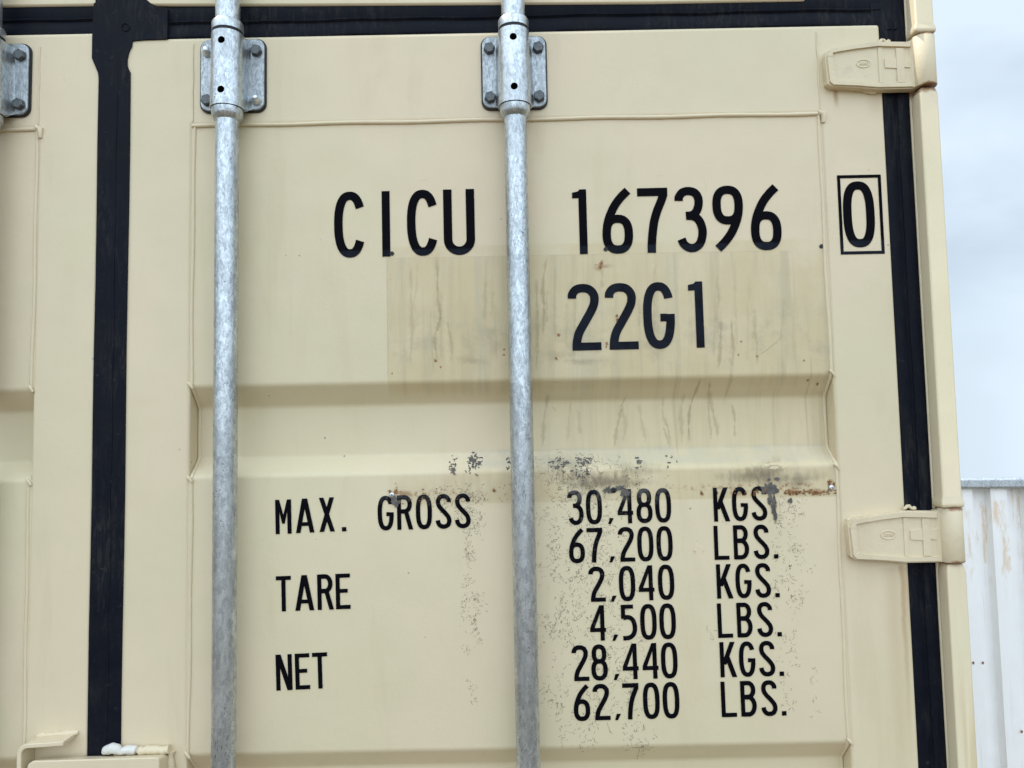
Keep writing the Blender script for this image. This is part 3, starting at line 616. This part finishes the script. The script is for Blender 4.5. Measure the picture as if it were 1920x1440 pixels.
def lettering(word, xs, ys, top, parent, label=None, y=PY-.0009):
    "xs/ys: measured centre and baseline of each character in the photograph, top: height of the cap line at the last one"
    P_ = [at(a, b, y) for a, b in zip(xs, ys)]
    tilt = math.atan2(P_[-1][1]-P_[0][1], P_[-1][0]-P_[0][0]) if len(P_) > 1 else 0
    h = at(xs[-1], top, y)[1] - P_[-1][1]
    bm = bmesh.new()
    for ch, (x, z) in zip(word, P_): draw_glyph(bm, ch, x, z, h, tilt, y)
    for f in bm.faces:
        f.normal_update()
        if f.normal.y > 0: f.normal_flip()
    o = link_raw('lettering', bm, [LT], parent); tag(o, label or 'black characters ' + word)
    return o

def build_door(side):
    s = side
    if s > 0: xo0, xo1, xi0, xi1 = .0140, 1.1456, .1155, 1.0515
    else: xo0, xo1, xi0, xi1 = -1.1456, -.0235, -1.0515, -.1125
    d = link('door', frame_bm(xo0, xo1, xi0, xi1, Z1 if s > 0 else 2.4475), FR, box_, smooth=40, bevel=.0045, seg=4)
    make_panel(xi0-.001, xi1+.001, marks_right if s > 0 else None, d, PN if s > 0 else CR)
    make_seams(xi0, xi1, None, d, s)
    # seals
    bm = bmesh.new()
    if s > 0:
        gasket_strip(bm, 1.1440, 1.1886, Z0-.01, 2.487, True)
        gasket_strip(bm, .0235, 1.150, 2.4345, 2.4880, False, .0036)
        prism(bm, [(.74, 2.480), (1.0, 2.478), (1.14, 2.479), (1.175, 2.4795), (1.188, 2.50), (1.1885, 2.52), (1.16, 2.505), (1.12, 2.4905), (1.02, 2.4875), (.9, 2.487), (.80, 2.4845)], .003, .010)
        prism(bm, [(1.135, 2.43), (1.1455, 2.43), (1.1885, 2.43), (1.1885, 2.50), (1.17, 2.492), (1.135, 2.482)], .0026, .012)
        prism(bm, rrect(.16, 2.479, .02, .004, .001), .001, .01)
    else:
        gasket_strip(bm, -1.1886, -1.1440, Z0-.01, 2.487, True)
        gasket_strip(bm, -1.150, -.03, 2.4440, 2.4965, False, .0036)
    link('gasket', bm, RB, d, smooth=50)
    if s > 0:   # the centre seal with its moulded head
        bm = bmesh.new()
        Lp = [(-.0234, Z0-.01)] + [(-.0234+.0005*math.sin(k*1.7), Z0+.1*k) for k in range(1, 22)] + [(-.0236, 2.375), (-.0245, 2.383), (-.0345, 2.407), (-.0345, 2.44), (-.0330, 2.4915), (-.0305, 2.493), (-.0305, 2.54)]
        Rp = [(.036, 2.54), (.042, 2.500), (.052, 2.4905), (.064, 2.4840), (.078, 2.4818), (.078, 2.4345), (.045, 2.4338), (.0275, 2.4325), (.0258, 2.431), (.0250, 2.424), (.0205, 2.4145), (.0185, 2.403), (.0185, 2.395), (.0205, 2.389), (.0232, 2.384), (.0234, 2.37)] + [(.0236+.0005*math.sin(k*1.3), Z0+.1*k) for k in range(21, 0, -1)] + [(.0234, Z0-.01)]
        pts = Lp + Rp
        vs_ = [bm.verts.new((x, -.0022, z)) for x, z in pts]; f = bm.faces.new(vs_)
        ex = bmesh.ops.inset_region(bm, faces=[f], thickness=.0012, depth=0)
        e = bmesh.ops.extrude_face_region(bm, geom=bm.faces[:]); 
        for v in [g_ for g_ in e['geom'] if isinstance(g_, bmesh.types.BMVert)]: v.co.y = .012
        fs = [f_ for f_ in bm.faces if len(f_.verts) > 4]; bmesh.ops.triangulate(bm, faces=fs)
        # long fold in the middle, a fastener head and a few ripples
        tube(bm, [(.0040+.0007*math.sin(k*.9), -.0016, 2.38-.024*k) for k in range(92)], .0016, 6, jit=.25, rnd=rnd)
        tube(bm, [(.0155+.006*math.cos(a*.6283), -.0026, 2.4535+.006*math.sin(a*.6283)) for a in range(11)], .0009, 6)
        link('gasket', bm, RB, d, smooth=30); 
    # lock rods, their upper and lower guides
    rods = (.1785, .5963) if s > 0 else (-.1725, -.5963)
    for ri, rx in enumerate(rods):
        ry = -.0285
        for (zt, zb) in ((2.4223, 2.3115), (.40, .29)):
            if s > 0 and ri == 1 and zt > 1: zt, zb = 2.4185, 2.3075
            zc = (zt+zb)/2 + .0075; px = rx - (.0010 if ri == 0 else 0)
            top = zt > 1; first = top
            bm = bmesh.new(); prism(bm, rrect(px, zc, .0985, .1125, .0135), -.0030, .0004); link('bracket_pad', bm, PAD, d, smooth=0)
            bm = bmesh.new(); prism(bm, rrect(px, zc, .0945, .1085, .0120), -.0072, -.0030); link('bracket_plate', bm, GVP, d, smooth=30, bevel=.0012)
            # barrel: round front, flaring into the plate, slightly tapered
            bm = bmesh.new(); NA = 26; rows = []
            NZ = 14
            for k in range(NZ+1):
                t = k/NZ; z = zb + (zt-zb)*t; R0 = .0240 - .0012*t; fl = .0015*(1-t)
                row = [(rx-R0-.0035-fl, -.0068, z), (rx-R0-.001, -.011, z), (rx-R0, -.017, z)]
                for a in range(NA+1):
                    th = math.pi*(1 - a/NA); row.append((rx+R0*math.cos(th), ry - R0*math.sin(th), z))
                row += [(rx+R0, -.017, z), (rx+R0+.001, -.011, z), (rx+R0+.0035+fl, -.0068, z)]
                zm = zc - .0530
                rows.append([bm.verts.new((p[0], p[1], max(p[2], zm - max(0, -.0068-p[1])*.9))) for p in row])
            for r0, r1 in zip(rows, rows[1:]):
                for i in range(len(r0)-1): bm.faces.new((r0[i], r0[i+1], r1[i+1], r1[i]))
                bm.faces.new((r0[-1], r0[0], r1[0], r1[-1]))
            bm.faces.new(rows[0][::-1]); bm.faces.new(rows[-1])
            bmesh.ops.recalc_face_normals(bm, faces=bm.faces[:])
            for f in bm.faces: f.material_index = 0
            me = bpy.data.meshes.new('rod_guide'); bm.to_mesh(me); bm.free(); me.materials.append(GV); me.materials.append(HOLE)
            o = bpy.data.objects.new('rod_guide', me); COL.objects.link(o)
            # two round holes through its front
            cb = bmesh.new()
            for hz in ((zt-.0175), (zb+.0200)):
                hx = rx-.0008
                ra = [cb.verts.new((hx+.0052*math.cos(a*math.pi/14), -.08, hz+.0052*math.sin(a*math.pi/14))) for a in range(28)]
                rb = [cb.verts.new((v.co.x, -.020, v.co.z)) for v in ra]
                cb.faces.new(ra); cb.faces.new(rb[::-1])
                for i in range(28): cb.faces.new((ra[i], rb[i], rb[(i+1)%28], ra[(i+1)%28]))
            bmesh.ops.recalc_face_normals(cb, faces=cb.faces[:])
            cme = bpy.data.meshes.new('cut'); cb.to_mesh(cme); cb.free(); cme.materials.append(HOLE); co = bpy.data.objects.new('cut', cme); COL.objects.link(co)
            md = o.modifiers.new('b', 'BOOLEAN'); md.object = co; md.operation = 'DIFFERENCE'; md.solver = 'EXACT'; md.material_mode = 'TRANSFER'
            dg = bpy.context.evaluated_depsgraph_get(); nm = bpy.data.meshes.new_from_object(o.evaluated_get(dg)); o.modifiers.clear(); o.data = nm; bpy.data.objects.remove(co)
            for p in nm.polygons: p.use_smooth = True
            nm.set_sharp_from_angle(angle=math.radians(35)); setpar(o, d)
            # collars and black washer
            bm = bmesh.new(); lathe_z(bm, rx, ry, [(.0165, zt+.0045), (.0222, zt+.0050), (.0224, zt+.0165), (.0205, zt+.0195), (.0165, zt+.0215)]); link('rod_collar', bm, GV, d, smooth=40)
            bm = bmesh.new(); lathe_z(bm, rx, ry, [(.0212, zt+.0004), (.0215, zt+.0045)]); link('rod_washer', bm, HOLE, d, smooth=40)
            bm = bmesh.new(); lathe_z(bm, rx, ry, [(.0165, zb-.0175), (.0195, zb-.0150), (.0218, zb-.0095), (.0222, zb-.0008)]); link('rod_collar', bm, GV, d, smooth=40)
            # four bolts
            for bi, (bx, bz) in enumerate(((-.0362, .0350), (.0362, .0350), (-.0362, -.0395), (.0362, -.0395))):
                bm = bmesh.new(); X, Zc = px+bx, zc+bz
                dome = s > 0 and ri == 0 and top and bi in (0, 3)
                if dome:
                    prof_ = [(.0082, 0), (.0082, .0015), (.0072, .0030), (.0048, .0065), (.0046, .0090), (.0030, .0108), (.0008, .0114)]; N = 24
                else: prof_ = [(.0090, 0), (.0090, .0012), (.0084, .0013), (.0084, .0062), (.0072, .0074), (.0005, .0074)]; N = 6
                rot_ = rnd.uniform(0, 1); rings = []
                for qi, (r, h) in enumerate(prof_):
                    NN = N; rings.append([bm.verts.new((X+r*math.cos(a*2*math.pi/NN+rot_), -.0071-h, Zc+r*math.sin(a*2*math.pi/NN+rot_))) for a in range(NN)])
                for a, b in zip(rings, rings[1:]):
                    for i in range(N): bm.faces.new((a[i], a[(i+1)%N], b[(i+1)%N], b[i]))
                bm.faces.new(rings[-1]); bo = link('bolt', bm, DOME if dome else BOLT, d, smooth=30 if not dome else 50)
                if dome: tag(bo, 'bright rounded bolt head')
        # rod, in two lengths hidden inside the guides
        bm = bmesh.new(); zg = 2.4223 if not (s > 0 and ri == 1) else 2.4185
        zh = zg-.1108
        def rodpart(z0, z1, r):
            k = max(2, int((z1-z0)/.05)); lathe_z(bm, rx, ry, [(r, z0+(z1-z0)*i/k) for i in range(k+1)], 48)
        rodpart(zg+.004, 2.56, .0173); rodpart(.405, zh-.001, .0165); rodpart(.10, .286, .0165)
        link('locking_rod', bm, GV, d, smooth=50)
    # hinges
    for hz in (2.3685, 1.6795, .992, .340):
        sx = s
        hx = lambda u: sx*u
        def pr(bm, pts, y0, y1):
            pts = [(hx(u), hz+v) for u, v in pts]; prism(bm, pts if sx > 0 else pts[::-1], y0, y1)
        bm = bmesh.new()
        pr(bm, [(1.0585, -.0285), (1.0645, -.0325), (1.10, -.0350), (1.134, -.0385), (1.185, -.0385), (1.1945, -.0375), (1.1945, .0375), (1.185, .0330), (1.134, .0345), (1.10, .0305), (1.066, .0255), (1.0590, .0215), (1.0560, .0140)], -.0125, -.0)
        # flare up to the knuckle
        a = [bm.verts.new((hx(x), y, hz+z)) for x, y, z in ((1.180, -.0125, -.0375), (1.197, -.0275, -.0375), (1.197, -.0275, .0375), (1.180, -.0125, .0340), (1.182, 0, -.0375), (1.200, -.006, -.0375), (1.200, -.006, .0375), (1.182, 0, .0340))]
        for f in ((0,1,2,3), (4,7,6,5), (0,4,5,1), (1,5,6,2), (2,6,7,3), (3,7,4,0)): bm.faces.new([a[i] for i in f])
        lathe_z(bm, hx(1.2005), -.0145, [(.0150, hz-.0378), (.0160, hz-.0365), (.0160, hz+.0365), (.0150, hz+.0378)], 36)
        # raised border and ribs
        yb0, yb1 = -.0160, -.0120
        pr(bm, [(1.0585, .0120), (1.0615, .0200), (1.067, .0238), (1.10, .0290), (1.134, .0326), (1.182, .0312), (1.182, .0240), (1.134, .0262), (1.10, .0225), (1.076, .0190), (1.0668, .0172), (1.0668, .0120)], yb0, yb1)
        pr(bm, [(1.0612, -.0268), (1.0660, -.0312), (1.10, -.0332), (1.134, -.0365), (1.184, -.0365), (1.184, -.0305), (1.134, -.0302), (1.10, -.0272), (1.076, -.0245), (1.0700, -.0235), (1.0700, -.0210)], yb0, yb1)
        pr(bm, [(1.0587, .0125), (1.0666, .0125), (1.0698, -.0215), (1.0612, -.0264)], yb0+.0004, yb1)
        pr(bm, [(1.1345, .0248), (1.1405, .0248), (1.1405, -.0288), (1.1345, -.0288)], -.0137, yb1)
        pr(bm, [(1.1610, .0232), (1.1720, .0230), (1.1720, -.0292), (1.1610, -.0290)], -.0143, yb1)
        for xa, xb in ((1.1406, 1.1609), (1.1721, 1.1865)): pr(bm, [(xa+(.003 if xa < 1.15 else 0), .0070), (xb, .0085), (xb, -.0075), (xa+(.003 if xa < 1.15 else 0), -.0060)], -.0140, yb1)
        # cast oval emblem with small raised strokes
        ex, ez = 1.1125, .001
        tube(bm, [(hx(ex+.0100*math.cos(t*math.pi/16)), -.0127, hz+ez+.0058*math.sin(t*math.pi/16)) for t in range(33)], .00085, 6, caps=False)
        for q in range(4): tube(bm, [(hx(ex-.0052+q*.0033), -.0128, hz+ez-.0022), (hx(ex-.0044+q*.0033), -.0130, hz+ez+.0016), (hx(ex-.0032+q*.0033), -.0128, hz+ez-.0022)], .0006, 5)
        # lumps of weld along the blade
        rr_ = random.Random(int(hz*1000))
        tube(bm, [(hx(1.058+k*.004), -.002, hz-.0235-.0008*k+rr_.uniform(-.001, .001)) for k in range(20)], .0032, 7, jit=.3, rnd=rr_)
        tube(bm, [(hx(1.060+k*.004), -.003, hz+.0215+.0006*k+rr_.uniform(-.0012, .0012)) for k in range(19)], .0030, 7, jit=.35, rnd=rr_)
        tube(bm, [(hx(1.139+k*.003), -.006, hz+.0372+(.003 if k in (2, 3) else 0)) for k in range(7)], .0030, 6, jit=.4, rnd=rr_)
        link('hinge', bm, HG, d, smooth=55, bevel=.0017, seg=3)
    return d

doorR = build_door(1); tag(doorR, 'right-hand door carrying the black lettering')
doorL = build_door(-1); tag(doorL, 'left-hand door of which only the inner edge shows')

# ---- lettering on the right door
T = lambda wd, xs, ys, top: lettering(wd, xs, ys, top, doorR)
T('CICU', [656.5, 724.5, 793.5, 862], [482.5, 481, 479, 477.5], 354.7)
T('167396', [1090, 1159.5, 1227.5, 1297.5, 1368, 1438.5], [476.3, 474.8, 473.6, 472, 470, 468.3], 347)
T('22G1', [1097.3, 1167.2, 1237.9, 1309], [656.9, 655.3, 653.6, 651.8], 527.6)
T('MAX.', [531.9, 572.3, 613.5, 645.3], [1001, 999, 997, 996.3], 932)
T('GROSS', [723.7, 759.5, 795.5, 832.2, 868.3], [994.3, 993, 992, 991, 990], 925.5)
T('TARE', [532.3, 571.5, 610.5, 644.3], [1146.5, 1144.8, 1143.3, 1142], 1075.5)
T('NET', [533.5, 568.5, 601], [1294.4, 1292.6, 1291], 1223.5)
T('30,480', [1080, 1114.8, 1146, 1173, 1209.3, 1244.5], [984, 982.8, 982, 981.3, 980.3, 979.5], 915.3)
T('67,200', [1082.5, 1116.8, 1148.5, 1175.6, 1211.3, 1247.3], [1055.8, 1054.6, 1053.8, 1053.1, 1052.4, 1051.5], 986.6)
T('2,040', [1120.5, 1151.3, 1177, 1212.7, 1250.3], [1128.3, 1127.6, 1127, 1125.8, 1124.6], 1058.8)
T('4,500', [1121.6, 1154.3, 1180, 1217, 1253], [1201.4, 1200.8, 1200.2, 1199.3, 1198.2], 1131.6)
T('28,440', [1089.3, 1125, 1156.7, 1183, 1220.3, 1256.3], [1277, 1275.6, 1274.6, 1273.8, 1272.8, 1271.8], 1204.8)
T('62,700', [1092, 1128.8, 1159.3, 1184.6, 1222.6, 1259.6], [1351.8, 1350.4, 1349.6, 1348.9, 1348, 1347], 1279)
T('KGS', [1353.5, 1389, 1425], [977.8, 976.8, 975.8], 912)
T('LBS.', [1353.8, 1391, 1428.8, 1455.5], [1049.6, 1048.7, 1047.9, 1047.3], 983.3)
T('KGS.', [1359.3, 1395.5, 1432, 1458.3], [1122.3, 1121.4, 1120.5, 1119.9], 1055.4)
T('LBS.', [1360.6, 1397.5, 1435.8, 1462.2], [1195.9, 1194.9, 1193.9, 1193.2], 1128.3)
T('KGS.', [1366, 1402.5, 1439.6, 1466.3], [1269.8, 1268.9, 1268, 1267.4], 1201.3)
T('LBS.', [1367.6, 1405, 1443.8, 1470.8], [1344.5, 1343.4, 1342.4, 1341.7], 1275)
lettering('0', [1613.7], [463.3], 340.3, doorR, 'black check digit 0', y=-.0006)
# the frame round the check digit
a = at(1569.7, 328.3, -.0006); b = at(1658.3, 476, -.0006); c = at(1652.3, 327.5, -.0006); e = at(1576, 477, -.0006)
x0, x1, z0, z1 = (a[0]+e[0])/2, (b[0]+c[0])/2, (b[1]+e[1])/2, (a[1]+c[1])/2; t_ = .0046
bm = bmesh.new()
o4 = [(x0, z0), (x1, z0), (x1, z1), (x0, z1)]; i4 = [(x0+t_, z0+t_), (x1-t_, z0+t_), (x1-t_, z1-t_), (x0+t_, z1-t_)]
vo = [bm.verts.new((x, -.0006, z)) for x, z in o4]; vi = [bm.verts.new((x, -.0006, z)) for x, z in i4]
for i in range(4): bm.faces.new((vo[i], vo[(i+1)%4], vi[(i+1)%4], vi[i]))
tag(link_raw('lettering', bm, [LT], doorR), 'black rectangular frame round the check digit')

# ---- screw holes and rivets of the old placard
for px, py in ((735, 475.5), (1135.5, 467.5), (1540, 462)):
    x, z = at(px, py, PY); bm = bmesh.new(); N = 18
    ra = [bm.verts.new((x+.0031*math.cos(i*2*math.pi/N), PY-.0011, z+.0031*math.sin(i*2*math.pi/N))) for i in range(N)]; bm.faces.new(ra)
    rb = [bm.verts.new((v.co.x, PY+.0004, v.co.z)) for v in ra]
    for i in range(N): bm.faces.new((ra[i], rb[i], rb[(i+1)%N], ra[(i+1)%N]))
    link('screw_hole', bm, HOLE, doorR, smooth=0)  # flat black disc, the dark of the hole put into its colour
for px, py, mt in ((735, 928, RIV), (1150.5, 919, HOLE), (1558.5, 914, RIV)):
    x, z = at(px, py, PY); bm = bmesh.new()
    pr_ = [(.0042, 0), (.0040, .0012), (.0030, .0022), (.0014, .0024), (.0012, .0012), (.0002, .0010)]; N = 20; rings = []
    for r, h in pr_: rings.append([bm.verts.new((x+r*math.cos(i*2*math.pi/N), PY-h, z+r*math.sin(i*2*math.pi/N))) for i in range(N)])
    for q, (ra, rb) in enumerate(zip(rings, rings[1:])):
        for i in range(N): bm.faces.new((ra[i], ra[(i+1)%N], rb[(i+1)%N], rb[i])).material_index = 1 if q in (0, 3) else 0
    bm.faces.new(rings[-1]).material_index = 1
    link('rivet', bm, [mt, HOLE], doorR, smooth=50)

# ---- anti-theft box on the right door lapping over the seal, and the strap on the left door
bm = bmesh.new()
prism(bm, [(-.0885, 1.3905), (-.0865, 1.3975), (-.080, 1.4015), (.0895, 1.4032), (.0925, 1.4005), (.0925, 1.29), (-.0885, 1.29)], -.034, -.0035)
for v in bm.verts:
    if v.co.y > -.01 and v.co.z > 1.3: v.co.z -= .0075
link('lock_box', bm, CR, doorR, smooth=30, bevel=.0022, seg=4)
bm = bmesh.new(); r_ = random.Random(3)
tube(bm, [(.018+.0045*k, -.006, 1.4015+r_.uniform(-.0012, .0012)) for k in range(18)], [.0058*r_.uniform(.7, 1.2) for _ in range(18)], 9)
tube(bm, [(.0955+r_.uniform(-.001, .001), -.003, 1.3990-.006*k) for k in range(18)], .0045, 8, jit=.3, rnd=r_)
link('weld_seam', bm, CR, doorR, smooth=60)
bm = bmesh.new()
tube(bm, [(.0035, -.008, 1.4005), (.007, -.010, 1.4045), (.011, -.011, 1.4055), (.017, -.011, 1.4075), (.024, -.011, 1.4060), (.0285, -.010, 1.4025), (.036, -.009, 1.4045), (.0485, -.009, 1.4035), (.0495, -.008, 1.4015)], [.0035, .0058, .0068, .0074, .0066, .0052, .0060, .0062, .003], 12)
link('weld_seam', bm, WELD, doorR, smooth=60)
bm = bmesh.new()
inn, outr = [], []
oo = [(-.1040, 1.29), (-.1040, 1.4085)] + [(-.0900+.014*math.cos(math.radians(a)), 1.4085+.014*math.sin(math.radians(a))) for a in (165, 150, 135, 120, 105)] + [(-.0900, 1.4225), (-.0405, 1.4250)]
ii = [(-.0978, 1.29), (-.0978, 1.4085)] + [(-.0895+.0083*math.cos(math.radians(a)), 1.4085+.0083*math.sin(math.radians(a))) for a in (165, 150, 135, 120, 105)] + [(-.0890, 1.4168), (-.0405, 1.4193)]
prism(bm, oo + ii[::-1], -.031, .0002)
tube(bm, [(-.096+.005*k, -.001, 1.4225+.0003*k) for k in range(13)], .0035, 7, jit=.4, rnd=r_)
link('retaining_strap', bm, CR, doorL, smooth=35, bevel=.001)

# ------------------------------------------------------------------ white corrugated fence behind
n = NB('white_sheet_paint'); x, y, z = n.xyz(); f = n.noise(9, 4, .6)
# smeared rust: tall soft patches, heaviest near the top of the ribs
ru = n.noise(1, 5, .62, 1.4, vec=n.mapping((13, 13, 3.2), loc=(.35, 0, .9))); ru2 = n.noise(1, 4, .7, .8, vec=n.mapping((60, 60, 14)))
bands = n.mx(n.mul(n.rect(x, z, 3.060, 3.122, 1.02, 1.46, .02), .17), n.mx(n.mul(n.rect(x, z, 2.905, 2.955, 1.08, 1.42, .02), .10), n.mul(n.rect(x, z, 3.028, 3.046, 1.12, 1.45, .006), .12)))
rm = n.mul(n.ss(n.add(n.add(ru, bands), n.mul(n.sub(ru2, .5), .55)), .54, .76), n.ss(z, .85, 1.25)); 
col = n.mix(n.ss(f, .3, .7), (.87, .86, .84), (.90, .89, .875)); col = n.mix(n.mul(rm, .58), col, (.66, .42, .17))
gr = n.noise(1, 4, .6, .5, vec=n.mapping((80, 80, 3))); col = n.mix(n.mul(n.ss(gr, .55, .75), .25), col, (.55, .52, .48))
sp = n.mul(n.ss(n.voro(9), .025, .04, 1, 0), n.ss(n.noise(2.2, 2, .5), .5, .56)); col = n.mix(sp, col, (.10, .035, .015))
WS = n.fin(col, .5, 0, n.bump(n.noise(30, 3, .5), .2, .003), .4)
fence = empty('corrugated_fence', (3.06, 2.9, 0))
tag(fence, 'white rust-streaked corrugated steel fence under a galvanised top rail, beyond the container', 'fence')
YAW = math.radians(-9.4); fx, fy = math.cos(YAW), math.sin(YAW)
Fp = lambda s_, d_, z_: (3.06 + s_*fx - d_*fy*1.0, 2.9 + s_*fy + d_*fx, z_)   # s along, d away from the camera
bm = bmesh.new(); pts = []
s_ = -1.28 - .0; base = -.0925 - .165*8
while base < 3.4:
    pts += [(base-.072, .0), (base-.004, .0), (base+.006, .050), (base+.072, .050), (base+.088-.004, .0)]; base += .165
pts = sorted(set(pts)); 
for d0 in (0, .0012):
    lo = [bm.verts.new(Fp(a_, b_+d0, .02)) for a_, b_ in pts]; hi = [bm.verts.new(Fp(a_, b_+d0, 1.512)) for a_, b_ in pts]
    for i in range(len(pts)-1): bm.faces.new((lo[i], lo[i+1], hi[i+1], hi[i]))
for px, py in ((1825, 1243), (1843, 1243), (1916, 1372)):
    # rusted-through screw holes, found on the sheet's own plane
    t0 = at(px, py, 2.9); hxw, hzw = t0; yy = 2.9 + (hxw-3.06)*fy/fx - .004; hxw, hzw = at(px, py, yy)
    vs_ = [bm.verts.new((hxw+.0055*math.cos(a_*.7854)*(1+.3*math.sin(a_*2.1)), yy, hzw+.008*math.sin(a_*.7854))) for a_ in range(8)]; bm.faces.new(vs_).material_index = 1
link('sheet_panel', bm, [WS, RUST], fence, smooth=0)
bm = bmesh.new()
def fbox(bm, s0, s1, d0, d1, z0, z1):
    v = [bm.verts.new(Fp(*p)) for p in ((s0,d0,z0),(s1,d0,z0),(s1,d1,z0),(s0,d1,z0),(s0,d0,z1),(s1,d0,z1),(s1,d1,z1),(s0,d1,z1))]
    for f in ((0,1,2,3),(4,5,6,7),(0,1,5,4),(1,2,6,5),(2,3,7,6),(3,0,4,7)): bm.faces.new([v[i] for i in f])
fbox(bm, -1.4, 3.4, -.022, .058, 1.513, 1.568); link('top_rail', bm, GVR, fence, bevel=.012, seg=4)
for q in (-1.2, .62, 2.6):
    bm = bmesh.new(); fbox(bm, q, q+.06, .04, .10, 0, 1.51); link('post', bm, GVP, fence, bevel=.004)
